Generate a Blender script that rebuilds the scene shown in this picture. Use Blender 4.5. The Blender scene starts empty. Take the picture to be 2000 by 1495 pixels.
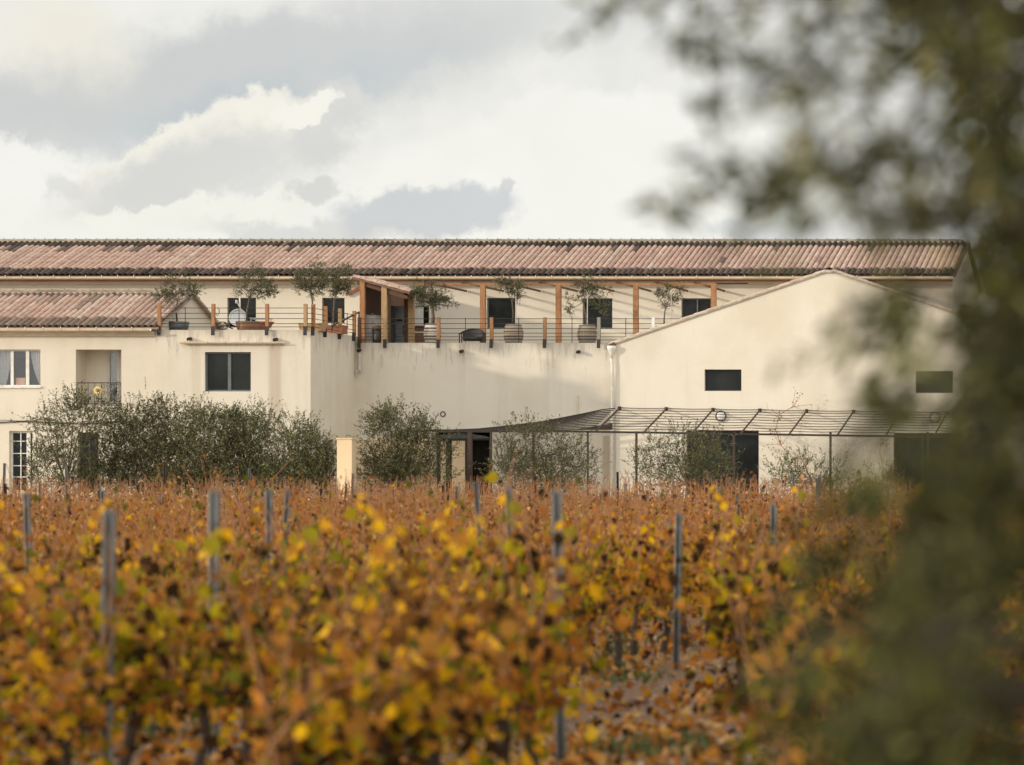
import bpy, math, random
import numpy as np
from mathutils import Vector, Matrix
R = math.radians
sc = bpy.context.scene
COL = sc.collection
# ------------------------------------------------------------ camera / light
F, U0, V0, CZ = 6450.0, 2600.0, 925.0, 1.8      # pixel focal length of the 2000 px photo, vanishing point, eye height
def X(u, Y): return (u - U0) * Y / F
def Z(v, Y): return CZ + (V0 - v) * Y / F
def P(u, v, Y): return (X(u, Y), Y, Z(v, Y))
cd = bpy.data.cameras.new('camera'); cam = bpy.data.objects.new('camera', cd); COL.objects.link(cam)
cam.location = (0, 0, CZ); cam.rotation_euler = (R(90), 0, 0)
cd.sensor_width = 36; cd.lens = 36 * F / 2000; cd.clip_end = 6000; cd.clip_start = 0.1
cd.shift_x = (1000 - U0) / 2000.0; cd.shift_y = (V0 - 747.5) / 2000.0
cd.dof.use_dof = True; cd.dof.focus_distance = 116.5; cd.dof.aperture_fstop = 2.45
sc.camera = cam
sc.view_settings.view_transform = 'Standard'; sc.view_settings.look = 'None'
sc.view_settings.exposure = 0; sc.view_settings.gamma = 1
SUN_AZ, SUN_EL = 62.0, 12.5
sl = bpy.data.lights.new('sun', 'SUN'); sun = bpy.data.objects.new('sun', sl); COL.objects.link(sun)
sl.energy = 2.9; sl.angle = R(2.2); sl.color = (1.0, 0.88, 0.71)
sd = Vector((math.sin(R(SUN_AZ)) * math.cos(R(SUN_EL)), math.cos(R(SUN_AZ)) * math.cos(R(SUN_EL)), -math.sin(R(SUN_EL))))
sun.rotation_euler = sd.to_track_quat('-Z', 'Y').to_euler()

world = bpy.data.worlds.new('World'); sc.world = world; world.use_nodes = True
nt = world.node_tree; nt.nodes.clear()
class NB:
    def __init__(s, nt): s.nt = nt
    def n(s, t, **kw):
        nd = s.nt.nodes.new(t)
        for k, v in kw.items(): setattr(nd, k, v)
        return nd
    def link(s, a, b): s.nt.links.new(a, b)
    def put(s, sock, v):
        if isinstance(v, bpy.types.NodeSocket): s.link(v, sock)
        else: sock.default_value = v
    def m(s, op, a, b=0.0, c=0.0, clamp=False):
        nd = s.n('ShaderNodeMath', operation=op); nd.use_clamp = clamp
        s.put(nd.inputs[0], a); s.put(nd.inputs[1], b); s.put(nd.inputs[2], c)
        return nd.outputs[0]
    def mix(s, fac, a, b, blend='MIX'):
        nd = s.n('ShaderNodeMix', data_type='RGBA', blend_type=blend)
        s.put(nd.inputs[0], fac)
        s.put(nd.inputs[6], a if isinstance(a, bpy.types.NodeSocket) else (*a, 1))
        s.put(nd.inputs[7], b if isinstance(b, bpy.types.NodeSocket) else (*b, 1))
        return nd.outputs[2]
    def noise(s, vec, scale, detail=4, rough=.55, dist=0.0, dim='3D'):
        nd = s.n('ShaderNodeTexNoise', noise_dimensions=dim)
        if vec is not None: s.link(vec, nd.inputs['Vector'])
        nd.inputs['Scale'].default_value = scale; nd.inputs['Detail'].default_value = detail
        nd.inputs['Roughness'].default_value = rough; nd.inputs['Distortion'].default_value = dist
        return nd.outputs[0]
    def ramp(s, x, lo, hi, a=0.0, b=1.0):
        nd = s.n('ShaderNodeMapRange', interpolation_type='SMOOTHSTEP'); s.put(nd.inputs[0], x)
        nd.inputs[1].default_value = lo; nd.inputs[2].default_value = hi
        nd.inputs[3].default_value = a; nd.inputs[4].default_value = b
        return nd.outputs[0]
    def comb(s, x, y, z=0.0):
        nd = s.n('ShaderNodeCombineXYZ'); s.put(nd.inputs[0], x); s.put(nd.inputs[1], y); s.put(nd.inputs[2], z)
        return nd.outputs[0]
b = NB(nt)
tc = b.n('ShaderNodeTexCoord'); sep = b.n('ShaderNodeSeparateXYZ'); b.link(tc.outputs['Generated'], sep.inputs[0])
yy = b.m('MAXIMUM', b.m('ABSOLUTE', sep.outputs[1]), 0.02)
A = b.m('DIVIDE', sep.outputs[0], yy); B = b.m('DIVIDE', sep.outputs[2], yy)
# cloud coordinates: tangents of bearing and elevation, in units that make the visible patch about 2 wide
CU = b.m('MULTIPLY_ADD', A, F / 1000, U0 / 1000); CV = b.m('MULTIPLY_ADD', B, -F / 1000, V0 / 1000)
cv = b.comb(CU, CV)
w1 = b.noise(cv, 3.2, 6, .6); w2 = b.noise(b.comb(b.m('ADD', CU, 7.3), CV), 3.2, 6, .6)
w3 = b.noise(cv, 11, 8, .66); w4 = b.noise(b.comb(b.m('ADD', CU, 3.1), CV), 11, 8, .66)
soft = b.noise(cv, 2.2, 5, .55)
DU = b.m('ADD', CU, b.m('ADD', b.m('MULTIPLY', b.m('SUBTRACT', w1, .5), .28), b.m('MULTIPLY', b.m('SUBTRACT', w3, .5), .12)))
DV = b.m('ADD', CV, b.m('ADD', b.m('MULTIPLY', b.m('SUBTRACT', w2, .5), .20), b.m('MULTIPLY', b.m('SUBTRACT', w4, .5), .10)))
def ell(cx, cy, rx, ry, ang, e0, e1):
    c, s_ = math.cos(R(ang)), math.sin(R(ang))
    dx = b.m('SUBTRACT', DU, cx); dy = b.m('SUBTRACT', DV, cy)
    p = b.m('DIVIDE', b.m('ADD', b.m('MULTIPLY', dx, c), b.m('MULTIPLY', dy, s_)), rx)
    q = b.m('DIVIDE', b.m('SUBTRACT', b.m('MULTIPLY', dy, c), b.m('MULTIPLY', dx, s_)), ry)
    d = b.m('SQRT', b.m('ADD', b.m('MULTIPLY', p, p), b.m('MULTIPLY', q, q)))
    return b.ramp(d, e0, e1, 1.0, 0.0)
WH = (.89, .88, .82); GR = (.60, .61, .61); BL = (.55, .59, .61); CR = (.87, .83, .73); LG = (.67, .67, .655)
sky = b.mix(b.ramp(soft, .36, .62), WH, (.76, .755, .73))
sky = b.mix(b.m('MULTIPLY', ell(.40, .15, 1.0, .145, -9, .35, 1.12), .95), sky, GR)
sky = b.mix(b.m('MULTIPLY', ell(.50, .20, .42, .05, -14, .2, 1.3), .85), sky, BL)
sky = b.mix(b.m('MULTIPLY', ell(.10, .07, .17, .12, 20, .1, 1.3), .95), sky, CR)
sky = b.mix(b.m('MULTIPLY', ell(.40, .0, .25, .05, 0, .1, 1.3), .6), sky, WH)
sky = b.mix(ell(.02, .38, .24, .12, 12, .80, 1.05), sky, (.90, .89, .84))
sky = b.mix(ell(.42, .45, .78, .07, 0, .7, 1.1), sky, WH)
sky = b.mix(ell(.40, .31, .31, .085, -24, .84, 1.05), sky, (.89, .86, .77))
sky = b.mix(b.m('MULTIPLY', ell(.37, .35, .30, .085, -20, .45, 1.1), .92), sky, LG)
sky = b.mix(b.m('MULTIPLY', ell(.62, .245, .085, .12, 0, .5, 1.05), .85), sky, LG)
sky = b.mix(ell(.585, .212, .065, .033, -18, .8, 1.05), sky, (.91, .89, .81))
sky = b.mix(ell(.30, .44, .17, .035, -5, .75, 1.1), sky, (.88, .87, .80))
sky = b.mix(ell(.50, .425, .11, .04, -25, .75, 1.1), sky, (.88, .87, .80))
sky = b.mix(b.m('MULTIPLY', ell(.14, .375, .055, .035, 0, .5, 1.1), .6), sky, LG)
sky = b.mix(ell(1.20, .37, .59, .19, -8, .86, 1.06), sky, (.91, .90, .845))
sky = b.mix(b.m('MULTIPLY', ell(.85, .41, .20, .055, -3, .65, 1.1), .9), sky, (.60, .62, .635))
sky = b.mix(b.m('MULTIPLY', ell(1.0, .375, .03, .03, 0, .6, 1.1), .8), sky, (.62, .64, .65))
sky = b.mix(b.m('MULTIPLY', ell(.61, .38, .06, .03, 0, .7, 1.1), .85), sky, LG)
sky = b.mix(b.m('MULTIPLY', ell(.62, .46, .26, .03, 0, .5, 1.2), .6), sky, GR)
sky = b.mix(b.m('MULTIPLY', ell(1.48, .455, .12, .035, 0, .6, 1.1), .6), sky, BL)
fl = b.m('ADD', .965, b.m('MULTIPLY', b.noise(cv, 7, 7, .62), .07)); sc_ = b.n('ShaderNodeVectorMath', operation='SCALE'); b.link(sky, sc_.inputs[0]); b.link(fl, sc_.inputs[3]); sky = sc_.outputs[0]
nish = b.n('ShaderNodeTexSky', sky_type='NISHITA'); nish.sun_disc = False
nish.sun_elevation = R(SUN_EL); nish.sun_rotation = R(180 + SUN_AZ)
cover = b.m('ADD', .93, b.m('MULTIPLY', b.m('SUBTRACT', soft, .5), .25), clamp=True)
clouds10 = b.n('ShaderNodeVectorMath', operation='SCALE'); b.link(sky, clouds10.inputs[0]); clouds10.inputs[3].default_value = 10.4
lum = b.m('ADD', 10.6, b.m('MULTIPLY', b.ramp(sep.outputs[2], .22, .6), 6.0))  # unseen sky overhead brightened as fill for the shaded walls
lum = b.m('ADD', lum, b.m('MULTIPLY', b.ramp(b.m('MULTIPLY', sep.outputs[1], -1.0), 0.0, .8), 6.0))      # unseen sky behind the viewer, on the sun side, brightened to lift the shade
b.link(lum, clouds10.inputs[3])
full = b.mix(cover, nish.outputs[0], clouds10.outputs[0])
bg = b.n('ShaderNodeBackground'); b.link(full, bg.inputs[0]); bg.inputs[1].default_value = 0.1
wo = b.n('ShaderNodeOutputWorld'); b.link(bg.outputs[0], wo.inputs[0])

# ------------------------------------------------------------ materials
def new_mat(name):
    m = bpy.data.materials.new(name); m.use_nodes = True
    m.node_tree.nodes.clear(); nb = NB(m.node_tree)
    out = nb.n('ShaderNodeOutputMaterial'); bs = nb.n('ShaderNodeBsdfPrincipled'); nb.link(bs.outputs[0], out.inputs[0])
    return m, nb, bs, out
def coords(nb):
    return nb.n('ShaderNodeNewGeometry').outputs['Position']
def bump(nb, bs, h, strength=.3, dist=.02):
    bp = nb.n('ShaderNodeBump'); bp.inputs['Strength'].default_value = strength; bp.inputs['Distance'].default_value = dist
    nb.link(h, bp.inputs['Height']); nb.link(bp.outputs[0], bs.inputs['Normal'])
def simple(name, c1, c2=None, scale=6, rough=.7, metal=0, bmp=.15, stretch=(1, 1, 1), spec=.4):
    m, nb, bs, out = new_mat(name)
    mp = nb.n('ShaderNodeMapping'); nb.link(coords(nb), mp.inputs[0]); mp.inputs['Scale'].default_value = stretch
    no = nb.noise(mp.outputs[0], scale, 5, .6)
    c2 = c2 or tuple(x * .7 for x in c1)
    nb.link(nb.mix(nb.ramp(no, .3, .7), c1, c2), bs.inputs['Base Color'])
    bs.inputs['Roughness'].default_value = rough; bs.inputs['Metallic'].default_value = metal
    bs.inputs['Specular IOR Level'].default_value = spec
    if bmp: bump(nb, bs, no, bmp, .01)
    return m
def stucco(name, base, grime_top=None, streak=.35, tint=(.42, .36, .29), columns=()):
    """cream render with cloudy soiling, rain streaks below the coping and blotches"""
    m, nb, bs, out = new_mat(name)
    pos = coords(nb); sp = nb.n('ShaderNodeSeparateXYZ'); nb.link(pos, sp.inputs[0])
    big = nb.noise(pos, .45, 5, .6); fine = nb.noise(pos, 24, 4, .7)
    c = nb.mix(nb.m('MULTIPLY', nb.ramp(big, .35, .75), .75), base, tuple(x * y for x, y in zip(base, (.86, .83, .78))))
    mp = nb.n('ShaderNodeMapping'); nb.link(pos, mp.inputs[0]); mp.inputs['Scale'].default_value = (.9, .9, .06)
    st = nb.noise(mp.outputs[0], 2.2, 6, .65)
    c = nb.mix(nb.m('MULTIPLY', nb.ramp(st, .5, .75), streak), c, tint)
    if grime_top is not None:
        d = nb.m('SUBTRACT', grime_top, sp.outputs[2])
        mp2 = nb.n('ShaderNodeMapping'); nb.link(pos, mp2.inputs[0]); mp2.inputs['Scale'].default_value = (3.2, 3.2, .5)
        s2 = nb.noise(mp2.outputs[0], 2.0, 5, .7)
        reach = nb.m('MULTIPLY', nb.ramp(s2, .45, .8), 1.5)
        g = nb.ramp(nb.m('SUBTRACT', nb.m('ADD', reach, .10), d), -.35, .45)
        c = nb.mix(nb.m('MULTIPLY', g, .38), c, (.25, .215, .185))
    for (cx, w, ztop, zbot, amt) in columns:
        mx = nb.ramp(nb.m('ABSOLUTE', nb.m('SUBTRACT', nb.m('ADD', sp.outputs[0], nb.m('MULTIPLY', nb.m('SUBTRACT', st, .5), .3)), cx)), w * .4, w, 1, 0)
        mz = nb.m('MULTIPLY', nb.ramp(sp.outputs[2], zbot, zbot + 1.2), nb.ramp(sp.outputs[2], ztop - .06, ztop, 1, 0))
        c = nb.mix(nb.m('MULTIPLY', nb.m('MULTIPLY', mx, mz), amt), c, (.40, .31, .22))
    c = nb.mix(nb.m('MULTIPLY', nb.ramp(fine, .3, .8), .10), c, (.3, .26, .2))
    nb.link(c, bs.inputs['Base Color']); bs.inputs['Roughness'].default_value = .9
    bs.inputs['Specular IOR Level'].default_value = .15
    bump(nb, bs, nb.m('ADD', fine, nb.m('MULTIPLY', big, 2)), .25, .012)
    return m
def attr_mat(name, rough=.6, transl=.0, spec=.3, noise_amt=.25, nscale=40):
    m, nb, bs, out = new_mat(name)
    at = nb.n('ShaderNodeAttribute', attribute_name='Col')
    no = nb.noise(coords(nb), nscale, 3, .6)
    c = nb.mix(nb.m('MULTIPLY', nb.ramp(no, .35, .7), noise_amt), at.outputs['Color'], (.05, .035, .02))
    nb.link(c, bs.inputs['Base Color']); bs.inputs['Roughness'].default_value = rough
    bs.inputs['Specular IOR Level'].default_value = spec
    if transl:
        tr = nb.n('ShaderNodeBsdfTranslucent'); nb.link(c, tr.inputs[0])
        ms = nb.n('ShaderNodeMixShader'); ms.inputs[0].default_value = transl
        nb.link(bs.outputs[0], ms.inputs[1]); nb.link(tr.outputs[0], ms.inputs[2]); nb.link(ms.outputs[0], out.inputs[0])
    return m
ZA, ZB = Z(645, 112), Z(670, 117.05)     # the two terrace levels
CREAM = (.71, .645, .54)
M = {}
M['wall'] = stucco('cream_render', CREAM, None, .15)
M['annex'] = stucco('annex_render', (.70, .635, .53), ZA, .22,
                    columns=((X(385, 112), .22, Z(674, 112), Z(830, 112), .25), (X(540, 112), .30, Z(674, 112), Z(860, 112), .55)))
M['link'] = stucco('link_render', (.69, .63, .53), ZB, .25, columns=((X(1185, 117), .16, Z(850, 117), .8, .7), (X(703, 117), .2, ZB, Z(700, 117), .5)))
M['barn'] = stucco('barn_render', (.72, .66, .555), None, .14)
M['deck'] = simple('terrace_screed', (.45, .40, .33), (.3, .27, .22), 3, .9)
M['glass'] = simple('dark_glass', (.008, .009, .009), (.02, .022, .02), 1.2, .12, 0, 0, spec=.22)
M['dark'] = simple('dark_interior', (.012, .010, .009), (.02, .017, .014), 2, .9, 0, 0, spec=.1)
M['alu'] = simple('grey_aluminium', (.16, .17, .17), (.11, .12, .12), 9, .45, .3, .05)
M['black'] = simple('black_frame', (.025, .024, .023), (.04, .036, .03), 9, .5, 0, .05)
M['white'] = simple('white_paint', (.75, .73, .68), (.62, .60, .55), 6, .5, 0, .05)
M['offwhite'] = simple('offwhite_frame', (.56, .52, .46), (.45, .42, .38), 6, .6, 0, .05)
M['gutter'] = simple('sand_gutter', (.74, .63, .48), (.62, .50, .36), 3, .45, 0, .05, (1, 1, 4))
M['curtain'] = simple('pale_curtain', (.50, .51, .50), (.32, .33, .34), 5, .9, 0, .3, (14, 14, .6))
M['wood'] = simple('orange_timber', (.42, .205, .085), (.25, .11, .045), 5, .6, 0, .2, (9, 9, .7))
M['woodpale'] = simple('pale_timber', (.44, .29, .15), (.30, .18, .085), 5, .65, 0, .2, (9, 9, .7))
M['wooddark'] = simple('brown_timber', (.13, .055, .025), (.08, .035, .018), 5, .6, 0, .2, (9, 9, .7))
M['woodgrey'] = simple('weathered_grey_timber', (.33, .30, .26), (.2, .18, .15), 5, .8, 0, .3, (9, 9, .7))
M['board'] = simple('brown_boarding', (.16, .085, .045), (.10, .05, .03), 5, .7, 0, .3, (8, 8, .5))
M['steel'] = simple('dark_steel', (.02, .016, .014), (.04, .026, .02), 12, .6, .1, .05)
M['rust'] = simple('rusted_steel', (.035, .024, .019), (.075, .04, .026), 14, .75, .1, .1)
M['galv'] = simple('galvanised_steel', (.205, .21, .21), (.11, .11, .105), 12, .55, .3, .1, (1, 1, .5))
M['zinc'] = simple('zinc_tub', (.13, .145, .15), (.08, .09, .095), 7, .5, .5, .1)
M['barrelpale'] = simple('pale_oak', (.66, .60, .52), (.50, .43, .35), 4, .75, 0, .3, (14, 14, .6))
M['barrelgrey'] = simple('grey_oak', (.40, .34, .27), (.28, .21, .14), 4, .75, 0, .3, (14, 14, .6))
M['barrelbrown'] = simple('brown_oak', (.30, .15, .08), (.17, .08, .045), 4, .7, 0, .3, (14, 14, .6))
M['hoop'] = simple('barrel_hoop', (.11, .10, .10), (.17, .13, .10), 10, .5, .6, .05)
M['terracotta'] = simple('terracotta', (.34, .14, .08), (.24, .09, .05), 6, .8, 0, .1)
M['soil'] = simple('potting_soil', (.06, .04, .025), (.03, .02, .012), 20, .95, 0, .6)
M['bark'] = simple('olive_bark', (.17, .135, .10), (.08, .062, .045), 14, .9, 0, .6, (2, 2, .6))
M['vinebark'] = simple('vine_bark', (.035, .025, .018), (.075, .05, .035), 30, .95, 0, .7, (2, 2, .5))
M['cane'] = simple('vine_cane', (.36, .18, .08), (.22, .10, .045), 20, .75, 0, .2)
M['greybox'] = simple('grey_enamel', (.30, .31, .32), (.24, .25, .26), 5, .4, 0, 0)
M['wicker'] = simple('black_wicker', (.02, .018, .018), (.045, .04, .036), 60, .6, 0, .6)
M['dish'] = simple('white_dish', (.72, .72, .70), (.62, .62, .60), 4, .4, 0, 0)
M['pink'] = simple('pink_cardboard', (.50, .30, .20), (.42, .24, .15), 6, .8, 0, .1)
M['yellow'] = simple('yellow_petals', (.75, .62, .25), (.65, .50, .18), 20, .8, 0, .2)
M['pillar'] = stucco('garden_wall_render', (.80, .62, .41), None, .22)
M['leaf'] = attr_mat('olive_leaf', .55, .22, .25, .1)
M['frontbark'] = simple('near_olive_bark', (.07, .055, .035), (.035, .028, .018), 14, .9, 0, .6)
M['frontleaf'] = attr_mat('near_olive_leaf', .6, .25, .12, .1)
M['vineleaf'] = attr_mat('vine_leaf', .8, .48, .04, .12, 22)
M['tile'] = attr_mat('canal_tile', .88, 0, .2, .35, 7)
M['stone'] = attr_mat('field_stone', .9, 0, .2, .3, 25)

def ground_material():
    m, nb, bs, out = new_mat('vineyard_soil')
    pos = coords(nb); a = nb.noise(pos, .35, 5, .6); c = nb.noise(pos, 9, 6, .7); d = nb.noise(pos, 1.3, 4, .6)
    col = nb.mix(nb.ramp(c, .35, .7), (.13, .07, .038), (.25, .15, .085))
    col = nb.mix(nb.m('MULTIPLY', nb.ramp(d, .58, .72), .7), col, (.09, .11, .035))
    vo = nb.n('ShaderNodeTexVoronoi'); nb.link(pos, vo.inputs['Vector']); vo.inputs['Scale'].default_value = 11
    st = nb.ramp(vo.outputs['Distance'], .18, .3, 1, 0)
    col = nb.mix(nb.m('MULTIPLY', st, nb.ramp(a, .4, .6)), col, (.38, .28, .20))
    nb.link(col, bs.inputs['Base Color']); bs.inputs['Roughness'].default_value = .95
    bump(nb, bs, nb.m('ADD', c, st), .8, .05)
    return m
def gravel_material():
    m, nb, bs, out = new_mat('pale_gravel'); pos = coords(nb)
    n1 = nb.noise(pos, 30, 4, .7); n2 = nb.noise(pos, .8, 4, .6)
    col = nb.mix(nb.ramp(n1, .3, .7), (.42, .36, .29), (.60, .53, .44))
    col = nb.mix(nb.m('MULTIPLY', nb.ramp(n2, .5, .7), .4), col, (.2, .17, .1))
    nb.link(col, bs.inputs['Base Color']); bs.inputs['Roughness'].default_value = .95; bump(nb, bs, n1, .6, .02)
    return m
M['ground'] = ground_material(); M['gravel'] = gravel_material()

# ------------------------------------------------------------ builders
def tag(o, label=None, cat=None, group=None, kind=None):
    if label: o['label'] = label
    if cat: o['category'] = cat
    if group: o['group'] = group
    if kind: o['kind'] = kind
    return o
def wloc(o):
    v = Vector((0, 0, 0))
    while o is not None: v += o.location; o = o.parent
    return v
def empty(name, loc, label, cat, group=None):
    o = bpy.data.objects.new(name, None); COL.objects.link(o); o.location = loc; o.empty_display_size = .3
    return tag(o, label, cat, group)
class MB:
    def __init__(s): s.v = []; s.f = []; s.c = []
    def add(s, vs, fs, col=None):
        k = len(s.v); s.v += [tuple(p) for p in vs]; s.f += [tuple(i + k for i in f) for f in fs]
        s.c += [col or (1, 1, 1)] * len(vs); return s
    def box(s, x0, x1, y0, y1, z0, z1, col=None):
        x0, x1 = min(x0, x1), max(x0, x1); y0, y1 = min(y0, y1), max(y0, y1); z0, z1 = min(z0, z1), max(z0, z1)
        return s.add([(x0, y0, z0), (x1, y0, z0), (x1, y1, z0), (x0, y1, z0), (x0, y0, z1), (x1, y0, z1), (x1, y1, z1), (x0, y1, z1)],
                     [(3, 2, 1, 0), (4, 5, 6, 7), (0, 1, 5, 4), (1, 2, 6, 5), (2, 3, 7, 6), (3, 0, 4, 7)], col)
    def bar(s, p, q, w, h, col=None):
        p, q = Vector(p), Vector(q); d = (q - p).normalized()
        up = Vector((0, 0, 1)) if abs(d.z) < .95 else Vector((0, 1, 0))
        a = d.cross(up).normalized() * w / 2; c = a.cross(d).normalized() * h / 2
        vs = [p - a - c, p + a - c, p + a + c, p - a + c, q - a - c, q + a - c, q + a + c, q - a + c]
        return s.add(vs, [(0, 1, 2, 3), (7, 6, 5, 4), (0, 4, 5, 1), (1, 5, 6, 2), (2, 6, 7, 3), (3, 7, 4, 0)], col)
    def tube(s, pts, r, n=6, col=None, cap=True):
        pts = [Vector(p) for p in pts]; rs = r if isinstance(r, (list, tuple)) else [r] * len(pts)
        vs = []; fs = []
        for i, p in enumerate(pts):
            d = (pts[min(i + 1, len(pts) - 1)] - pts[max(i - 1, 0)]).normalized()
            up = Vector((0, 0, 1)) if abs(d.z) < .9 else Vector((0, 1, 0))
            a = d.cross(up).normalized(); c = a.cross(d)
            for k in range(n):
                t = 2 * math.pi * k / n; vs.append(p + (a * math.cos(t) + c * math.sin(t)) * rs[i])
        for i in range(len(pts) - 1):
            for k in range(n):
                fs.append((i * n + k, i * n + (k + 1) % n, (i + 1) * n + (k + 1) % n, (i + 1) * n + k))
        if cap: fs += [tuple(range(n))[::-1], tuple((len(pts) - 1) * n + k for k in range(n))]
        return s.add(vs, fs, col)
    def lathe(s, cx, cy, prof, n=20, col=None):
        vs = []; fs = []
        for (r, z) in prof:
            for k in range(n):
                t = 2 * math.pi * k / n; vs.append((cx + r * math.cos(t), cy + r * math.sin(t), z))
        for i in range(len(prof) - 1):
            for k in range(n): fs.append((i * n + k, i * n + (k + 1) % n, (i + 1) * n + (k + 1) % n, (i + 1) * n + k))
        fs += [tuple(range(n))[::-1], tuple((len(prof) - 1) * n + k for k in range(n))]
        return s.add(vs, fs, col)
    def build(s, name, mat, parent=None, smooth=False, loc=None):
        off = wloc(parent) if parent else Vector(loc or (0, 0, 0))
        me = bpy.data.meshes.new(name); me.from_pydata([(x - off.x, y - off.y, z - off.z) for x, y, z in s.v], [], s.f)
        me.materials.append(mat)
        ca = me.color_attributes.new('Col', 'FLOAT_COLOR', 'POINT')
        ca.data.foreach_set('color', np.array([(*c, 1) for c in s.c], dtype=np.float32).ravel())
        if smooth: me.polygons.foreach_set('use_smooth', [True] * len(me.polygons))
        me.update(); o = bpy.data.objects.new(name, me); COL.objects.link(o)
        if parent: o.parent = parent
        else: o.location = off
        return o
def np_mesh(name, V, faces, cols, mat):
    """V (n,3) float, faces (m,k) int, cols (n,3)"""
    me = bpy.data.meshes.new(name); n = len(V); m, k = faces.shape
    me.vertices.add(n); me.vertices.foreach_set('co', V.astype(np.float32).ravel())
    me.loops.add(m * k); me.loops.foreach_set('vertex_index', faces.astype(np.int32).ravel())
    me.polygons.add(m); me.polygons.foreach_set('loop_start', np.arange(0, m * k, k, dtype=np.int32))
    me.polygons.foreach_set('loop_total', np.full(m, k, dtype=np.int32))
    me.update(calc_edges=True); me.materials.append(mat)
    ca = me.color_attributes.new('Col', 'FLOAT_COLOR', 'POINT')
    ca.data.foreach_set('color', np.concatenate([cols, np.ones((n, 1))], 1).astype(np.float32).ravel())
    return me
def obj_of(name, me, parent=None, loc=(0, 0, 0)):
    o = bpy.data.objects.new(name, me); COL.objects.link(o); o.parent = parent; o.location = loc; return o
def frames(dirs, rng, droop=None):
    """orthonormal frames with the first axis along dirs and a random roll"""
    d = dirs / np.linalg.norm(dirs, axis=1, keepdims=True)
    r = rng.normal(size=d.shape); s_ = np.cross(d, r); s_ /= np.linalg.norm(s_, axis=1, keepdims=True) + 1e-9
    return d, s_, np.cross(d, s_)
def leaves(pos, dirs, length, width, cols, rng, tmpl, fc):
    """one leaf of template (along, across, up) at every pos"""
    d, s_, n_ = frames(dirs, rng)
    T = np.array(tmpl, float)
    V = pos[:, None, :] + d[:, None, :] * (T[None, :, 0:1] * length[:, None, None]) + s_[:, None, :] * (T[None, :, 1:2] * width[:, None, None]) + n_[:, None, :] * (T[None, :, 2:3] * width[:, None, None])
    k = len(T); N = len(pos)
    Fc = (np.array(fc)[None] + (np.arange(N) * k)[:, None, None]).reshape(-1, len(fc[0]))
    return V.reshape(-1, 3), Fc, np.repeat(cols, k, axis=0)
OLV_T = [(0, 0, 0), (.45, -.5, .10), (1, 0, 0), (.45, .5, .10)]; OLV_F = [(0, 1, 2), (0, 2, 3)]
VIN_T = [(0, 0, 0), (.15, -.42, .10), (.55, -.52, .16), (.62, -.24, .06), (1.0, 0, -.10), (.62, .24, .06), (.55, .52, .16), (.15, .42, .10), (.35, 0, -.02)]
VIN_F = [(8, 0, 1), (8, 1, 2), (8, 2, 3), (8, 3, 4), (8, 4, 5), (8, 5, 6), (8, 6, 7), (8, 7, 0)]
VQ_T = [(0, 0, 0), (.5, -.5, .18), (1, 0, -.1), (.5, .5, .18)]; VQ_F = [(0, 1, 2), (0, 2, 3)]
def palette(rng, n, pal, w, var=.25):
    pal = np.array(pal); w = np.array(w, float); w /= w.sum()
    c = pal[rng.choice(len(pal), n, p=w)]
    return np.clip(c * (1 + rng.uniform(-var, var, (n, 1))) * (1 + rng.uniform(-.08, .08, (n, 3))), 0, 1)
OLIVE_PAL = [(.085, .092, .038), (.045, .052, .022), (.17, .17, .085), (.32, .31, .20), (.15, .13, .045)]
OLIVE_W = [4, 4, 2.6, 1.2, .8]

def structure(o): o['kind'] = 'structure'; return o

def wall_holes(mb, y, x0, x1, z0, z1, holes, depth=.28, skip_edges=()):
    """front face at y with rectangular holes (xa,xb,za,zb) and their reveals going back"""
    xs = sorted({x0, x1, *[h[0] for h in holes], *[h[1] for h in holes]})
    zs = sorted({z0, z1, *[h[2] for h in holes], *[h[3] for h in holes]})
    for i in range(len(xs) - 1):
        for j in range(len(zs) - 1):
            cx, cz = (xs[i] + xs[i + 1]) / 2, (zs[j] + zs[j + 1]) / 2
            if any(h[0] < cx < h[1] and h[2] < cz < h[3] for h in holes): continue
            mb.add([(xs[i], y, zs[j]), (xs[i + 1], y, zs[j]), (xs[i + 1], y, zs[j + 1]), (xs[i], y, zs[j + 1])], [(0, 1, 2, 3)])
    for h in holes:
        a, b_, c, d = h[:4]; dp = h[4] if len(h) > 4 else depth
        mb.add([(a, y, c), (a, y + dp, c), (a, y + dp, d), (a, y, d)], [(0, 1, 2, 3)])
        mb.add([(b_, y, c), (b_, y + dp, c), (b_, y + dp, d), (b_, y, d)], [(3, 2, 1, 0)])
        mb.add([(a, y, d), (b_, y, d), (b_, y + dp, d), (a, y + dp, d)], [(3, 2, 1, 0)])
        mb.add([(a, y, c), (b_, y, c), (b_, y + dp, c), (a, y + dp, c)], [(0, 1, 2, 3)])
    return mb
def hole(u0, u1, v0, v1, Y, *dp): return (X(u0, Y), X(u1, Y), Z(v1, Y), Z(v0, Y), *dp)

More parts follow.
